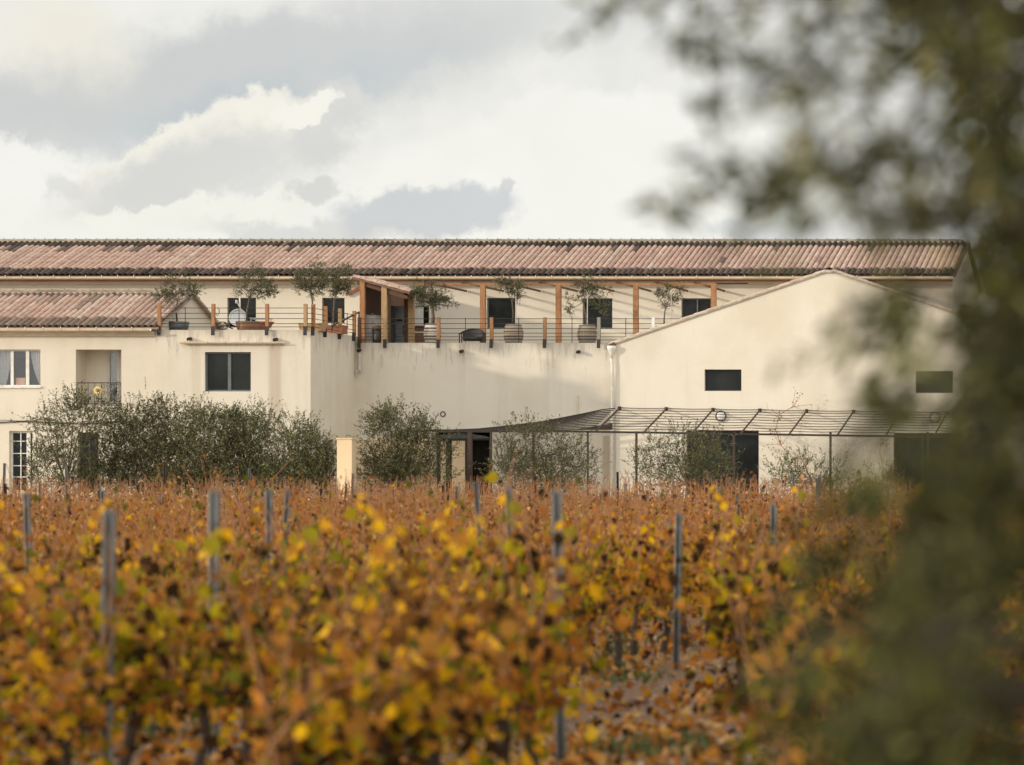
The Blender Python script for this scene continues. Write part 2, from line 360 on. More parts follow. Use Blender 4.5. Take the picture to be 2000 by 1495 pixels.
def tile_roof(parent, O, Adir, Sdir, L, H, pitch=.215, expo=.88, seed=1, dark=(0, 1), ridge_dark=2, darkcol=(.028, .021, .017), soften=0.0, name='roof', thick=.07, undercol=(.20, .12, .08), shade=1.0, pal=None):
    rng = random.Random(seed); mb = MB(); O, Av, Sv = Vector(O), Vector(Adir).normalized(), Vector(Sdir).normalized()
    N = Av.cross(Sv).normalized()
    if N.z < 0: N = -N
    nc = int(L / pitch); nr = int(math.ceil(H / expo))
    cols = [tuple(q * shade for q in c_) for c_ in ((.52, .36, .285), (.56, .40, .32), (.47, .32, .25), (.58, .44, .35), (.42, .28, .22), (.52, .34, .27))]
    seg = 6
    if pal: cols = pal
    for i in range(nc):
        colt = rng.choice(cols); gap = rng.random() < .06; j0 = rng.uniform(-.10, .10)
        for kind in (0, 1):
            a = (i + (.5 if kind == 0 else 1.0)) * pitch + rng.uniform(-.006, .006)
            for j in range(nr):
                s0 = j * expo + (0 if kind == 0 else -.02) + (j0 if j else 0); s1 = min(s0 + expo * 1.12, H)
                if s0 >= H: continue
                c = Vector(colt) * .72 + Vector(rng.choice(cols)) * .28
                c = c * rng.uniform(.93, 1.06)
                dk = 0
                if j in dark: dk = rng.uniform(.78, 1) if j == 0 else rng.uniform(.5, 1)
                if j >= nr - ridge_dark: dk = rng.uniform(.88, 1)
                elif ridge_dark and j == nr - ridge_dark - 1 and rng.random() < .2: dk = rng.uniform(.3, .9)
                if rng.random() < .015: dk = rng.uniform(.3, .8)
                dk *= (1 - soften)
                c = c * (1 - dk) + Vector(darkcol) * dk * rng.uniform(.6, 1.5)
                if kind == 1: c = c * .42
                vs = []; fs = []
                r0, r1 = pitch * (.40 if kind == 0 else .36), pitch * (.365 if kind == 0 else .34)
                for (s_, r_, lift) in ((s0, r0, .026), (s1, r1, .004)):
                    for k in range(seg + 1):
                        t = math.pi * k / seg
                        h = (math.sin(t) * r_ * 1.1 + lift * .7) if kind == 0 else (.05 - math.sin(t) * r_ * .6 + lift)
                        vs.append(O + Av * (a + math.cos(t) * r_) + Sv * s_ + N * h)
                for k in range(seg): fs.append((k, k + 1, seg + 2 + k, seg + 1 + k))
                if kind == 0:      # thickness at the lower lip
                    b0 = len(vs)
                    for k in range(seg + 1):
                        t = math.pi * k / seg
                        vs.append(O + Av * (a + math.cos(t) * r0 * .82) + Sv * s0 + N * (math.sin(t) * r0 * .74 + .03))
                    for k in range(seg): fs.append((k + 1, k, b0 + k, b0 + k + 1))
                mb.add(vs, fs, tuple(c))
    # under sheet
    e = .02
    vs = [O - N * .0, O + Av * L - N * .0, O + Av * L + Sv * H - N * .0, O + Sv * H - N * .0]
    vs += [v - N * thick for v in vs]
    mb.add(vs, [(0, 1, 2, 3), (7, 6, 5, 4), (0, 4, 5, 1), (1, 5, 6, 2), (2, 6, 7, 3), (3, 7, 4, 0)], undercol)
    return mb.build(name, M['tile'], parent)
def ridge_tiles(parent, p, q, seed=3, r=.13, step=.45, name='ridge_tiles', base=(.38, .29, .22)):
    rng = random.Random(seed); p, q = Vector(p), Vector(q); L = (q - p).length; d = (q - p).normalized(); mb = MB(); n = int(L / step)
    side = d.cross(Vector((0, 0, 1))).normalized()
    for i in range(n):
        q_ = rng.uniform(.6, 1.1); c = tuple(x * q_ for x in base); vs = []; fs = []
        for (s_, rr) in ((i * step - .03, r), (i * step + step, r * .84)):
            for k in range(7):
                t = math.pi * k / 6; vs.append(p + d * s_ + side * math.cos(t) * rr + Vector((0, 0, math.sin(t) * rr * .8)))
        for k in range(6): fs.append((k, k + 1, 8 + k, 7 + k))
        mb.add(vs, fs, c)
        mb.tube([p + d * (i * step - .03) + Vector((0, 0, r * .8)), p + d * (i * step + .0) + Vector((0, 0, r * .86))], .018, 5, (.25, .2, .16))
    mb.bar(p - Vector((0, 0, .05)), q - Vector((0, 0, .05)), r * 2.1, .09, (.55, .50, .43))       # mortar bed
    return mb.build(name, M['tile'], parent)
def gutter(parent, x0, x1, y, z, r=.085, step=.6, name='gutter'):
    mb = MB(); vs = []; fs = []
    for x in (x0, x1):
        for rr in (r, r * .88):
            for k in range(9):
                t = math.pi + math.pi * k / 8; vs.append((x, y + math.cos(t) * rr, z + math.sin(t) * rr))
    for k in range(8): fs += [(k, k + 1, 18 + k + 1, 18 + k), (9 + k + 1, 9 + k, 27 + k, 27 + k + 1)]
    fs += [(0, 18, 27, 9), (8, 17, 35, 26)] + [(k, 9 + k, 10 + k, k + 1) for k in range(8)] + [(18 + k + 1, 28 + k, 27 + k, 18 + k) for k in range(8)]
    mb.add(vs, fs)
    n = int(abs(x1 - x0) / step)
    for i in range(n):
        xx = x0 + (i + .5) * step
        pts = [(xx, y + math.cos(math.pi + math.pi * k / 6) * r * 1.06, z + math.sin(math.pi + math.pi * k / 6) * r * 1.06) for k in range(7)]
        mb.tube(pts, .008, 4); mb.box(xx - .013, xx + .013, y - r - .012, y - r + .01, z - .01, z + .055)
    return mb.build(name, M['gutter'], parent)

# ------------------------------------------------------------ the setting: ground
GZ = .85
def gh(x, y):
    t = min(max((y - 95) / 9.0, 0), 1); t = t * t * (3 - 2 * t)
    return t * GZ
rng0 = np.random.default_rng(5)
xs = np.concatenate([[-2500, -600, -150], np.linspace(-70, 12, 165), [60, 300, 2500]])
ys = np.concatenate([[-60, -10], np.linspace(0, 40, 81), np.linspace(40.8, 112, 90), [160, 400, 3500]])
gv = []; 
for yv in ys:
    for xv in xs:
        k = 1 if (-68 < xv < 11 and 8 < yv < 95) else 0
        row = .05 * math.cos((xv) / 2.1 * 2 * math.pi) * k
        gv.append((xv, yv, gh(xv, yv) + row + k * float(rng0.uniform(-.025, .025))))
nx = len(xs)
gf = [(j * nx + i, j * nx + i + 1, (j + 1) * nx + i + 1, (j + 1) * nx + i) for j in range(len(ys) - 1) for i in range(nx - 1)]
structure(MB().add(gv, gf).build('ground', M['ground']))
mb = MB()
mb.add([(-64, 104.5, GZ + .006), (6, 104.5, GZ + .006), (6, 140, GZ + .006), (-64, 140, GZ + .006)], [(0, 1, 2, 3)])
structure(mb.build('gravel_yard', M['gravel']))

# ------------------------------------------------------------ left house
def window_unit(parent, h, y, mull=(), frame_mat='alu', name='window', fw=.05, pane='glass', bars_h=(), sill=False, glass_y=.06):
    a, b_, c, d = h[:4]; mb = MB()
    mb.box(a, b_, y, y + .06, c, c + fw); mb.box(a, b_, y, y + .06, d - fw, d)
    mb.box(a, a + fw, y - .002, y + .058, c + fw, d - fw); mb.box(b_ - fw, b_, y - .002, y + .058, c + fw, d - fw)
    for (mu, mw) in mull: mb.box(mu - mw / 2, mu + mw / 2, y - .004, y + .05, c + fw, d - fw)
    for bz in bars_h: mb.box(a + fw, b_ - fw, y + .004, y + .045, bz - .015, bz + .015)
    w = mb.build(name, M[frame_mat], parent)
    MB().box(a + fw * .5, b_ - fw * .5, y + .03, y + .036, c + fw * .5, d - fw * .5).build('pane', M[pane], w)
    if sill: MB().box(a - .05, b_ + .05, y - .36, y, c - .07, c - .004).build('sill', M['white'], w)
    return w
# clear-ish glass for the curtained window
def clear_glass():
    m, nb, bs, out = new_mat('window_glass'); tr = nb.n('ShaderNodeBsdfTransparent'); gl = nb.n('ShaderNodeBsdfGlossy')
    gl.inputs['Roughness'].default_value = .03; no = nb.noise(coords(nb), 3, 2, .5); bump_n = nb.n('ShaderNodeBump'); bump_n.inputs['Strength'].default_value = .05
    nb.link(no, bump_n.inputs['Height']); nb.link(bump_n.outputs[0], gl.inputs['Normal'])
    ms = nb.n('ShaderNodeMixShader'); ms.inputs[0].default_value = .07
    nb.link(tr.outputs[0], ms.inputs[1]); nb.link(gl.outputs[0], ms.inputs[2]); nb.link(ms.outputs[0], out.inputs[0]); return m
M['clear'] = clear_glass()
def curtain(parent, xa, xb, y, z0, z1, side, gather=.35, name='curtain'):
    """fabric hung from z1, drawn to one side towards the bottom"""
    mb = MB(); nx_, nz = 26, 14; vs = []
    for j in range(nz + 1):
        t = j / nz; z = z1 + (z0 - z1) * t
        w = 1 - (1 - gather) * (t ** 1.7)
        for i in range(nx_ + 1):
            s_ = i / nx_
            x = xa + (xb - xa) * s_ * w if side < 0 else xb - (xb - xa) * (1 - s_) * w
            vs.append((x, y + .025 * math.sin(s_ * 34), z))
    fs = [(j * (nx_ + 1) + i, j * (nx_ + 1) + i + 1, (j + 1) * (nx_ + 1) + i + 1, (j + 1) * (nx_ + 1) + i) for j in range(nz) for i in range(nx_)]
    return mb.add(vs, fs).build(name, M['curtain'], parent, True)
YA = 112.0; XL = -60.0; XC = -39.85; XR = -34.59
EZ = Z(645, YA) + .02
house = empty('farmhouse', (XC - 6, YA, GZ), 'low cream two storey farmhouse wing with pink tiled roof at the left edge', 'house')
h1 = hole(-12, 79, 683, 755, YA, .25); h2 = hole(148, 237, 683, 793, YA, .9)
h3 = hole(18, 64, 842, 962, YA, .22); h4 = hole(152, 192, 845, 962, YA, .25)
mb = MB(); wall_holes(mb, YA, XL, XC, GZ - .3, EZ, [h1, h2, h3, h4])
mb.add([(XC, YA, EZ), (XC, YA, GZ - .3), (XC, 120.6, GZ - .3), (XC, 120.6, EZ), (XC, 115.4, Z(575, 115.4))], [(1, 2, 3, 4, 0)])
mb.add([(XL, 120.6, GZ - .3), (XC, 120.6, GZ - .3), (XC, 120.6, EZ), (XL, 120.6, EZ)], [(0, 1, 2, 3)])
mb.add([(XL, YA, EZ), (XL, YA, GZ - .3), (XL, 120.6, GZ - .3), (XL, 120.6, EZ), (XL, 115.4, Z(575, 115.4))], [(0, 4, 3, 2, 1)])
mb.build('wall', M['wall'], house)
zr = Z(574, 115.4); ye, ze = 111.72, Z(640, 111.72); Hh = math.hypot(115.4 - ye, zr - ze)
rf = tile_roof(house, (XL, ye, ze), (1, 0, 0), (0, 115.4 - ye, zr - ze), XC - XL + .16, Hh, seed=4, dark=(0,), ridge_dark=1, darkcol=(.13, .095, .07), soften=.12, undercol=(.40, .31, .24))
tile_roof(house, (XC + .16, 120.9, zr - 5.5 * (zr - ze) / 3.68), (-1, 0, 0), (0, 115.4 - 120.9, 5.5 * (zr - ze) / 3.68), XC - XL + .16, 5.5 / 3.68 * Hh, seed=5, undercol=(.40, .31, .24), name='rear_roof')
ridge_tiles(rf, (XL, 115.4, zr + .05), (XC + .2, 115.4, zr + .05), 7)
gutter(house, XL, XC - .05, 111.60, Z(642, 111.6), .10)
mb = MB(); mb.box(XL, XC - .02, YA - .12, YA - .003, Z(654, YA), Z(647, YA)); mb.box(XL, XC - .02, YA - .07, YA - .003, Z(657, YA), Z(654, YA) - .003)
mb.build('cornice', M['gutter'], house)
# curtained window
mw = [(X(20.5, YA), .10), (X(50.5, YA), .11)]
w = window_unit(house, h1, YA + .14, mw, 'white', 'window', .05, 'clear')
curtain(w, h1[0] + .05, X(17, YA), YA + .24, h1[2], h1[3], -1, .55); curtain(w, X(54, YA), h1[1] - .04, YA + .24, h1[2], h1[3], 1, .14)
MB().box(h1[0] - .05, h1[1] + .03, YA - .06, YA + .14, h1[2] - .06, h1[2] + .002).build('sill', M['white'], w)
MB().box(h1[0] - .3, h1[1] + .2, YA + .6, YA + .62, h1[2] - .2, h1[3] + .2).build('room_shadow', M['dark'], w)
mb = MB(); xa, xb, za, zb = X(26, YA), X(44, YA), Z(753, YA), Z(738, YA)
mb.box(xa, xb, YA + .21, YA + .3, za, zb); mb.box(xa + .05, xb - .05, YA + .205, YA + .21, za + .05, zb - .05)
tag(mb.build('cardboard_box', M['pink'], None, loc=(xa, YA + .25, za)), 'small pinkish box standing on the inside sill of the curtained window', 'box')
# French door in its recess
yb = YA + .9
MB().box(h2[0] - .02, X(192, YA) , yb, yb + .05, h2[2], h2[3] + .02).build('recess_wall', M['wall'], house)
fd = (X(192, YA), h2[1], Z(791, YA), h2[3])
mb = MB(); fw = .075
for (a, b_) in ((fd[0], X(215, YA) - .005), (X(215, YA) + .005, fd[1])):
    mb.box(a, a + fw, yb - .06, yb, fd[2], fd[3]); mb.box(b_ - fw, b_, yb - .06, yb, fd[2], fd[3])
    mb.box(a + fw, b_ - fw, yb - .058, yb - .002, fd[2], fd[2] + .13); mb.box(a + fw, b_ - fw, yb - .058, yb - .002, fd[3] - .07, fd[3])
fdo = mb.build('french_door', M['offwhite'], house)
MB().box(fd[0] + .02, fd[1] - .02, yb - .03, yb - .024, fd[2], fd[3]).build('pane', M['clear'], fdo)
curtain(fdo, fd[0] + .06, X(212, YA), yb + .08, fd[2] + .4, fd[3], -1, .5); curtain(fdo, X(226, YA), fd[1] - .03, yb + .08, fd[2] + .4, fd[3], 1, .4)
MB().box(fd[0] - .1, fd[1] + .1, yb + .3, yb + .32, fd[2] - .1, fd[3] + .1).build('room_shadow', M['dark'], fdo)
mb = MB(); mb.bar((X(211, YA), yb - .09, Z(741, YA)), (X(216, YA), yb - .09, Z(741, YA)), .02, .025); mb.build('handle', M['white'], fdo)
MB().box(h2[0] - .02, h2[1] + .01, YA - .05, YA + .88, h2[2] - .07, h2[2] - .003).build('threshold', M['offwhite'], house)
# wrought iron guard
mb = MB(); x0, x1, z0, z1, yg = X(193, YA), h2[1] - .01, Z(789, YA), Z(748, YA), YA + .12
mb.bar((x0 - .9, yg, z1), (x1, yg, z1), .03, .03); mb.bar((x0 - .9, yg, z0), (x1, yg, z0), .02, .02)
for k in range(8): xx = x0 - .85 + k * (x1 - x0 + .85) / 7.2; mb.bar((xx, yg, z0), (xx, yg, z1), .012, .012)
for i in range(3):
    for j in range(3):
        cx, cz = x0 + .12 + i * .25, z0 + .12 + j * .23
        mb.tube([(cx + .1 * (1 - k / 14) * math.cos(k * .7), yg, cz + .1 * (1 - k / 14) * math.sin(k * .7)) for k in range(13)], .008, 4)
mb.build('balcony_guard', M['steel'], house)
# ground floor glazed doors
mb_ = [(X(37.5, YA), .03), (X(52.5, YA), .13)]
d3 = window_unit(house, h3, YA + .14, mb_, 'white', 'glazed_door', .07, 'glass', [Z(v, YA) for v in (862, 886, 910, 932)])
d4 = window_unit(house, h4, YA + .16, [(X(172, YA), .05)], 'black', 'dark_door', .06)
# cable along the wall
mb = MB(); pts = [(X(u, YA), YA - .05, Z(826 - 2.2 * math.sin(u / 33), YA)) for u in range(-40, 300, 10)]
mb.tube(pts, .017, 5); mb.tube([(p[0], p[1] - .02, p[2] + .05 + .03 * math.sin(p[0] * 4)) for p in pts], .010, 5)
mb.build('cable', M['black'], house)
# sunflower ornament
mb = MB(); c = Vector(P(191, 763, YA + .05))
for k in range(14):
    t = 2 * math.pi * k / 14; d = Vector((math.cos(t), 0, math.sin(t))); s_ = Vector((-math.sin(t), 0, math.cos(t)))
    mb.add([c + d * .05 - s_ * .03, c + d * .10 - s_ * .04 + Vector((0, -.015, 0)), c + d * .155, c + d * .10 + s_ * .04 + Vector((0, -.015, 0)), c + d * .05 + s_ * .03, c + d * .08 + Vector((0, .02, 0))], [(0, 1, 2, 3, 4), (5, 1, 0), (5, 2, 1), (5, 3, 2), (5, 4, 3)])
sf = empty('sunflower_ornament', c, 'pale yellow sunflower ornament on the balcony guard of the French door', 'ornament')
mb.build('petals', M['yellow'], sf)
mb = MB(); mb.lathe(0, 0, [(.001, .03), (.035, .028), (.06, .01), (.065, 0)], 12)
mb.v = [(c.x + x, c.y - z, c.z + y) for x, y, z in mb.v]; mb.build('seed_head', M['barrelbrown'], sf)

# ------------------------------------------------------------ annex with the left terrace
YF = 111.92
annex = empty('annex', ((XC + XR) / 2, YF, GZ), 'cream flat roofed block with terrace on top and a wide two pane dark window', 'building')
w5 = hole(400, 490, 688, 765, YF, .22); d6 = hole(630 - 12, 634 - 12, 0, 0, YF)
mb = MB(); wall_holes(mb, YF, XC, XR, GZ - .3, ZA, [w5])
mb.add([(XC, YF, GZ - .3), (XC, YF, ZA), (XC, YA, ZA), (XC, YA, GZ - .3)], [(0, 1, 2, 3)])
# the shaded right side wall, with a dark doorway low down
ys0, ys1 = 113.6, 114.5
for (ya, yb2, za, zb) in ((YF, ys0, GZ - .3, ZA), (ys1, 117.05, GZ - .3, ZA), (ys0, ys1, GZ + 2.1, ZA)):
    mb.add([(XR, ya, za), (XR, yb2, za), (XR, yb2, zb), (XR, ya, zb)], [(0, 1, 2, 3)])
mb.add([(XR, ys0, GZ), (XR - .25, ys0, GZ), (XR - .25, ys0, GZ + 2.1), (XR, ys0, GZ + 2.1)], [(0, 1, 2, 3)])
mb.add([(XR, ys1, GZ), (XR - .25, ys1, GZ), (XR - .25, ys1, GZ + 2.1), (XR, ys1, GZ + 2.1)], [(3, 2, 1, 0)])
mb.add([(XR, ys0, GZ + 2.1), (XR, ys1, GZ + 2.1), (XR - .25, ys1, GZ + 2.1), (XR - .25, ys0, GZ + 2.1)], [(0, 1, 2, 3)])
mb.build('wall', M['annex'], annex)
MB().box(XR - .26, XR - .2, ys0, ys1, GZ, GZ + 2.1).build('side_door', M['black'], annex)
MB().box(XC + .03, XR - .002, YF + .002, 124, ZA - .18, ZA - .003).build('terrace_floor', M['deck'], annex)
window_unit(annex, w5, YF + .12, [(X(446, YF), .11)], 'alu', 'sliding_window', .055)
def spout(parent, u, v, Y, r=.06):
    mb = MB(); x, y, z = P(u, v, Y)
    mb.tube([(x, y, z), (x, y - .22, z - .03)], r, 10, cap=False); mb.tube([(x, y + .02, z), (x, y - .20, z - .028)], r * .8, 10)
    return mb.build('drain_spout', M['steel'], parent)
spout(annex, 372, 662, YF); spout(annex, 540, 663, YF)
gp = gutter(annex, X(350, 111.7), X(553, 111.7), YF - .12, Z(668, 111.8), .075, .62, 'half_pipe')
# ------------------------------------------------------------ link wall with the right terrace
YB = 117.05; XG = X(1203, 116.8)
link = empty('link_building', ((XR + XG) / 2, YB, GZ), 'recessed cream wall between annex and barn carrying the long railed terrace', 'building')
dh = hole(850, 957, 843, 968, YB, .5)
mb = MB(); wall_holes(mb, YB, XR, XG, GZ - .3, ZB, [dh]); 
mb.add([(XR, YB, ZB), (XR, 124, ZB), (XR, 124, ZA), (XR, YB, ZA)], [(0, 1, 2, 3)])
mb.build('wall', M['link'], link)
MB().box(XR + .003, -14.5, YB + .003, 123.99, ZB - .18, ZB - .004).build('terrace_floor', M['deck'], link)
for (u, v) in ((903, 686), (1131, 687), (703, 684)): spout(link, u, v, YB)
# glazed shop-front under the steel pergola
gd = MB(); a, b_, c_, d_ = dh[:4]; yq = YB + .25
for (u, w_) in ((853, .09), (872, .13), (910, .16), (954, .06)): gd.box(X(u, YB) - w_ / 2, X(u, YB) + w_ / 2, yq - .05, yq + .05, GZ, Z(856, YB))
gd.box(a, b_, yq - .052, yq + .048, Z(860, YB), Z(855, YB))
g0 = gd.build('glazed_entrance', M['black'], link)
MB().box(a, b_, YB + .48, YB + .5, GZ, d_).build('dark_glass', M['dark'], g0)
mb = MB(); ub = [(850, 851), (866, 849), (885, 846.5), (905, 846.5), (925, 848.5), (945, 852), (956, 856)]
vs = [(X(u, YB), yq - .06, Z(v, YB)) for u, v in ub] + [(X(u, YB), yq - .06, Z(856.5, YB)) for u, v in ub]
vs += [(x, y + .04, z) for x, y, z in vs]; n = len(ub)
fs = [(i, i + 1, n + i + 1, n + i) for i in range(n - 1)] + [(i, 2 * n + i, 2 * n + i + 1, i + 1) for i in range(n - 1)]
mb.add(vs, fs).build('roller_blind', M['alu'], g0)
mb = MB(); mb.box(X(857, YB), X(867, YB), yq - .02, yq + .01, GZ, Z(862, YB)); mb.box(X(879, YB), X(905, YB), yq - .02, yq + .01, GZ, Z(861, YB))  # cream boards stand in for a sunlit wall reflected in the glass
mb.build('reflection_panel', M['pillar'], g0)
mb = MB(); c = Vector(P(865, 809, YB - .02)); mb.tube([c + Vector((.085 * math.cos(t), 0, .085 * math.sin(t))) for t in np.linspace(0, 2 * math.pi, 17)], .016, 6)
mb.build('vent_ring', M['steel'], link)
mb = MB(); mb.tube([P(1128, 772, YB - .04), (X(1128, YB), YB - .04, GZ)], .022, 6); mb.build('conduit', M['gutter'], link)
mb = MB(); xh = X(704, YB); mb.tube([(xh, YB - .12, Z(690, YB)), (xh, YB - .12, Z(724, YB))], .055, 10)
mb.tube([(xh, YB - .12, Z(724, YB)), (xh - .1, YB - .12, Z(726, YB)), (xh - .13, YB - .1, Z(735, YB))], .04, 8); mb.bar((xh - .15, YB - .1, Z(725, YB)), (xh + .14, YB - .1, Z(725.5, YB)), .03, .03)
mb.build('short_drainpipe', M['offwhite'], link)

# ------------------------------------------------------------ gabled barn
YG = 116.8; XG1, XA_ = -10.2, X(1620, YG); ZE, ZAp = Z(669, YG), Z(530, YG)
barn = empty('gabled_barn', (XA_, YG, GZ), 'cream gable fronted barn with two small high windows behind the steel pergola', 'building')
bw1 = hole(1376, 1448, 722, 764, YG, .22); bw2 = hole(1788, 1861, 725, 768, YG, .22)
bd1 = hole(1340, 1482, 841, 975, YG, .35); bd2 = hole(1745, 1886, 846, 975, YG, .35)
mb = MB(); wall_holes(mb, YG, XG, XG1, GZ - .3, ZE, [bw1, bw2, bd1, bd2])
mb.add([(XG, YG, ZE), (XG1, YG, ZE), (XA_, YG, ZAp)], [(0, 1, 2)])
mb.add([(XG, YG, GZ - .3), (XG, 124, GZ - .3), (XG, 124, ZE), (XG, YG, ZE)], [(0, 1, 2, 3)])
mb.add([(XG1, YG, GZ - .3), (XG1, 124, GZ - .3), (XG1, 124, ZE), (XG1, YG, ZE)], [(3, 2, 1, 0)])
mb.add([(XG, 124.2, ZE), (XG1, 124.2, ZE), (XA_, 124.2, ZAp)], [(2, 1, 0)])
mb.build('wall', M['barn'], barn)
for s_, xe, sd_ in ((1, XG - .18, 21), (-1, XG1 + .18, 22)):
    ze_ = ZE - .06; L = 7.4; Sx = XA_ - xe
    rr = tile_roof(barn, (xe, YG - .05, ze_ - .03), (0, 1, 0), (Sx, 0, ZAp - ze_ + .05), L, math.hypot(Sx, ZAp - ze_), seed=sd_, dark=(), ridge_dark=0, expo=.45, thick=.03, undercol=(.45, .38, .3), pal=[(.52, .42, .33), (.47, .37, .28), (.55, .43, .33)])
ridge_tiles(rr, (XA_, YG - .09, ZAp + .04), (XA_, 124.2, ZAp + .04), 9, .12)
mb = MB(); mb.add([(XG - .28, YG - .1, ZE - .10), (XG - .02, YG - .1, ZE - .10), (XG - .02, YG - .1, ZE + .02)] + [(XG - .28, YG + 7, ZE - .10), (XG - .02, YG + 7, ZE - .10), (XG - .02, YG + 7, ZE + .02)], [(0, 1, 2), (5, 4, 3), (0, 3, 4, 1)])
mb.build('eave_board', M['wooddark'], barn)
window_unit(barn, bw1, YG + .16, [], 'black', 'window', .035); window_unit(barn, bw2, YG + .16, [], 'black', 'window', .035)
for h, um in ((bd1, 1430), (bd2, 1800)):
    dd = window_unit(barn, h, YG + .22, [(X(um, YG), .07)], 'black', 'glazed_doorway', .06, 'glass')
def wall_lamp(u, v):
    c = Vector(P(u, v, YG - .06)); mb = MB()
    mb.tube([c + Vector((.175 * math.cos(t), 0, .175 * math.sin(t))) for t in np.linspace(0, 2 * math.pi, 25)], .022, 6)
    o = mb.build('wall_lamp', M['black'], barn)
    mb = MB(); mb.lathe(0, 0, [(.165, 0), (.16, .03), (.12, .07), (.06, .09), (.001, .095)], 20); mb.v = [(c.x + x, c.y + .03 - z, c.z + y) for x, y, z in mb.v]
    mb.build('diffuser', M['white'], o, True)
wall_lamp(1408, 813); wall_lamp(1826, 816)
mb = MB(); xd = X(1196.5, YG); yd = YG - .08
mb.lathe(xd - .02, yd, [(.05, Z(702, YG)), (.055, Z(692, YG)), (.15, Z(683, YG)), (.16, Z(676, YG))], 10)
mb.tube([(xd - .03, yd, Z(700, YG)), (xd - .02, yd, Z(706, YG)), (xd, yd, Z(712, YG)), (xd, yd, GZ)], .052, 10)
for v in (760, 860): mb.lathe(xd, yd, [(.062, Z(v + 2, YG)), (.062, Z(v, YG))], 10)
mb.build('downpipe', M['white'], barn, True)

# ------------------------------------------------------------ long rear building
YC = 124.0; XE = -14.2; ye, ze, yr_, zr_ = 123.45, Z(539, 123.4), 128.4, Z(474, 128.4)
longb = empty('long_building', (-34, YC, GZ), 'long cream rear building with a pink tiled roof darkened along eave and ridge', 'building')
wins = [hole(444, 500, 582, 640, YC), hole(629, 673, 582, 632, YC), hole(951, 1007, 582, 642, YC), hole(1138, 1196, 583, 642, YC), hole(1331, 1391, 583, 640, YC), hole(810, 838, 597, 650, YC)]
ztop = ze - .08; mb = MB(); wall_holes(mb, YC, XL, XE, GZ - .3, ztop, wins, .2)
mb.add([(XE, YC, ztop), (XE, YC, GZ - .3), (XE, 133, GZ - .3), (XE, 133, ztop), (XE, yr_, zr_ - .05)], [(0, 1, 2, 3, 4)])
mb.add([(XL, 133, GZ - .3), (XE, 133, GZ - .3), (XE, 133, ztop), (XL, 133, ztop)], [(3, 2, 1, 0)])
mb.add([(XL, YC, ztop), (XL, YC, GZ - .3), (XL, 133, GZ - .3), (XL, 133, ztop), (XL, yr_, zr_ - .05)], [(4, 3, 2, 1, 0)])
mb.build('wall', M['wall'], longb)
Hs = math.hypot(yr_ - ye, zr_ - ze)
rf = tile_roof(longb, (XL, ye, ze), (1, 0, 0), (0, yr_ - ye, zr_ - ze), XE - XL + .15, Hs, seed=11, dark=(0,), ridge_dark=1)
tile_roof(longb, (XE + .15, 133.4, ze), (-1, 0, 0), (0, yr_ - 133.4, zr_ - ze), XE - XL + .15, math.hypot(5, zr_ - ze), seed=12, expo=.6, name='rear_roof')
ridge_tiles(rf, (XL, yr_, zr_ + .05), (XE + .15, yr_, zr_ + .05), 13, .12, .40, base=(.36, .30, .22))
MB().box(XL, XE, ye + .05, YC, ze - .16, ze - .03).build('fascia', M['wood'], longb)
gutter(longb, XL, XE + .1, ye - .07, Z(541, 123.4), .10, .60)
mb = MB(); mb.box(XL, XE, YC - .10, YC - .003, Z(556, YC), Z(550, YC)); mb.build('cornice', M['gutter'], longb)
for i, h in enumerate(wins): window_unit(longb, h, YC + .12, [((h[0] + h[1]) / 2, .05)] if i == 4 else [], 'alu' if i != 5 else 'white', 'window', .04)
MB().box(wins[5][0] + .05, wins[5][0] + .3, YC + .10, YC + .115, wins[5][2] + .05, wins[5][3] - .05).build('white_blind', M['white'], longb)

# ------------------------------------------------------------ railings
def railing(name, label, base, Yf, zt, posts, rods, cable_z, post_top, mats, runs):
    o = empty(name, base, label, 'railing')
    for (x, y, m, top) in posts:
        mb = MB(); mb.box(x - .055, x + .055, y - .055, y + .055, zt - .01, zt + (top or post_top))
        p = mb.build('post', M[m], o)
        mb = MB(); mb.box(x - .06, x + .06, y - .075, y - .057, zt - .19, zt + .12); mb.tube([(x, y - .075, zt - .1), (x, y - .09, zt - .1)], .02, 6)
        mb.build('bracket', M['black'], p)
    mb = MB()
    for z in cable_z:
        for r_ in runs: mb.tube([(x, y, zt + z - .012 * math.sin(math.pi * 0)) for x, y in r_], .011, 5)
    mb.build('cables', M['steel'], o)
    for (x, y) in rods: MB().tube([(x, y, zt), (x, y, zt + cable_z[-1] + .03)], .013, 5).build('rod', M['steel'], o)
    return o
cz = [.11, .22, .38, .56, .74, .755 + .0]; cz = [.10, .21, .38, .56, .74]
ps = [(X(u, YF), YF - .06, m, None) for u, m in ((312.7, 'wood'), (418, 'wood'), (523, 'wood'), (598, 'woodpale'))]
ysd = lambda u: XR * F / (u - U0) if False else (XR + .06) * F / (u - U0)
ps += [(XR + .06, ysd(u), m, None) for u, m in ((612, 'wood'), (636, 'wood'), (664, 'woodpale'), (692, 'wood'))]
xr0 = X(305, YF)
railing('terrace_railing', 'timber post and wire railing round the smaller upper terrace on the left block', (XC, YF, ZA), YF, ZA, ps,
        [(X(363, YF), YF - .06), (X(468, YF), YF - .06), (XR + .06, ysd(648)), (XR + .06, ysd(678))], cz, .88, None,
        [[(ps[0][0], YF - .06), (XR + .06, YF - .06), (XR + .06, 117.0)]])
ps = [(X(u, YB), YB - .06, m, None) for u, m in ((703, 'wooddark'), (857.5, 'wood'), (961, 'wood'), (1065, 'wood'), (1170.5, 'woodgrey'), (1277, 'white'))]
ps.insert(1, (X(753.5, YB), YB - .06, 'woodpale', None))
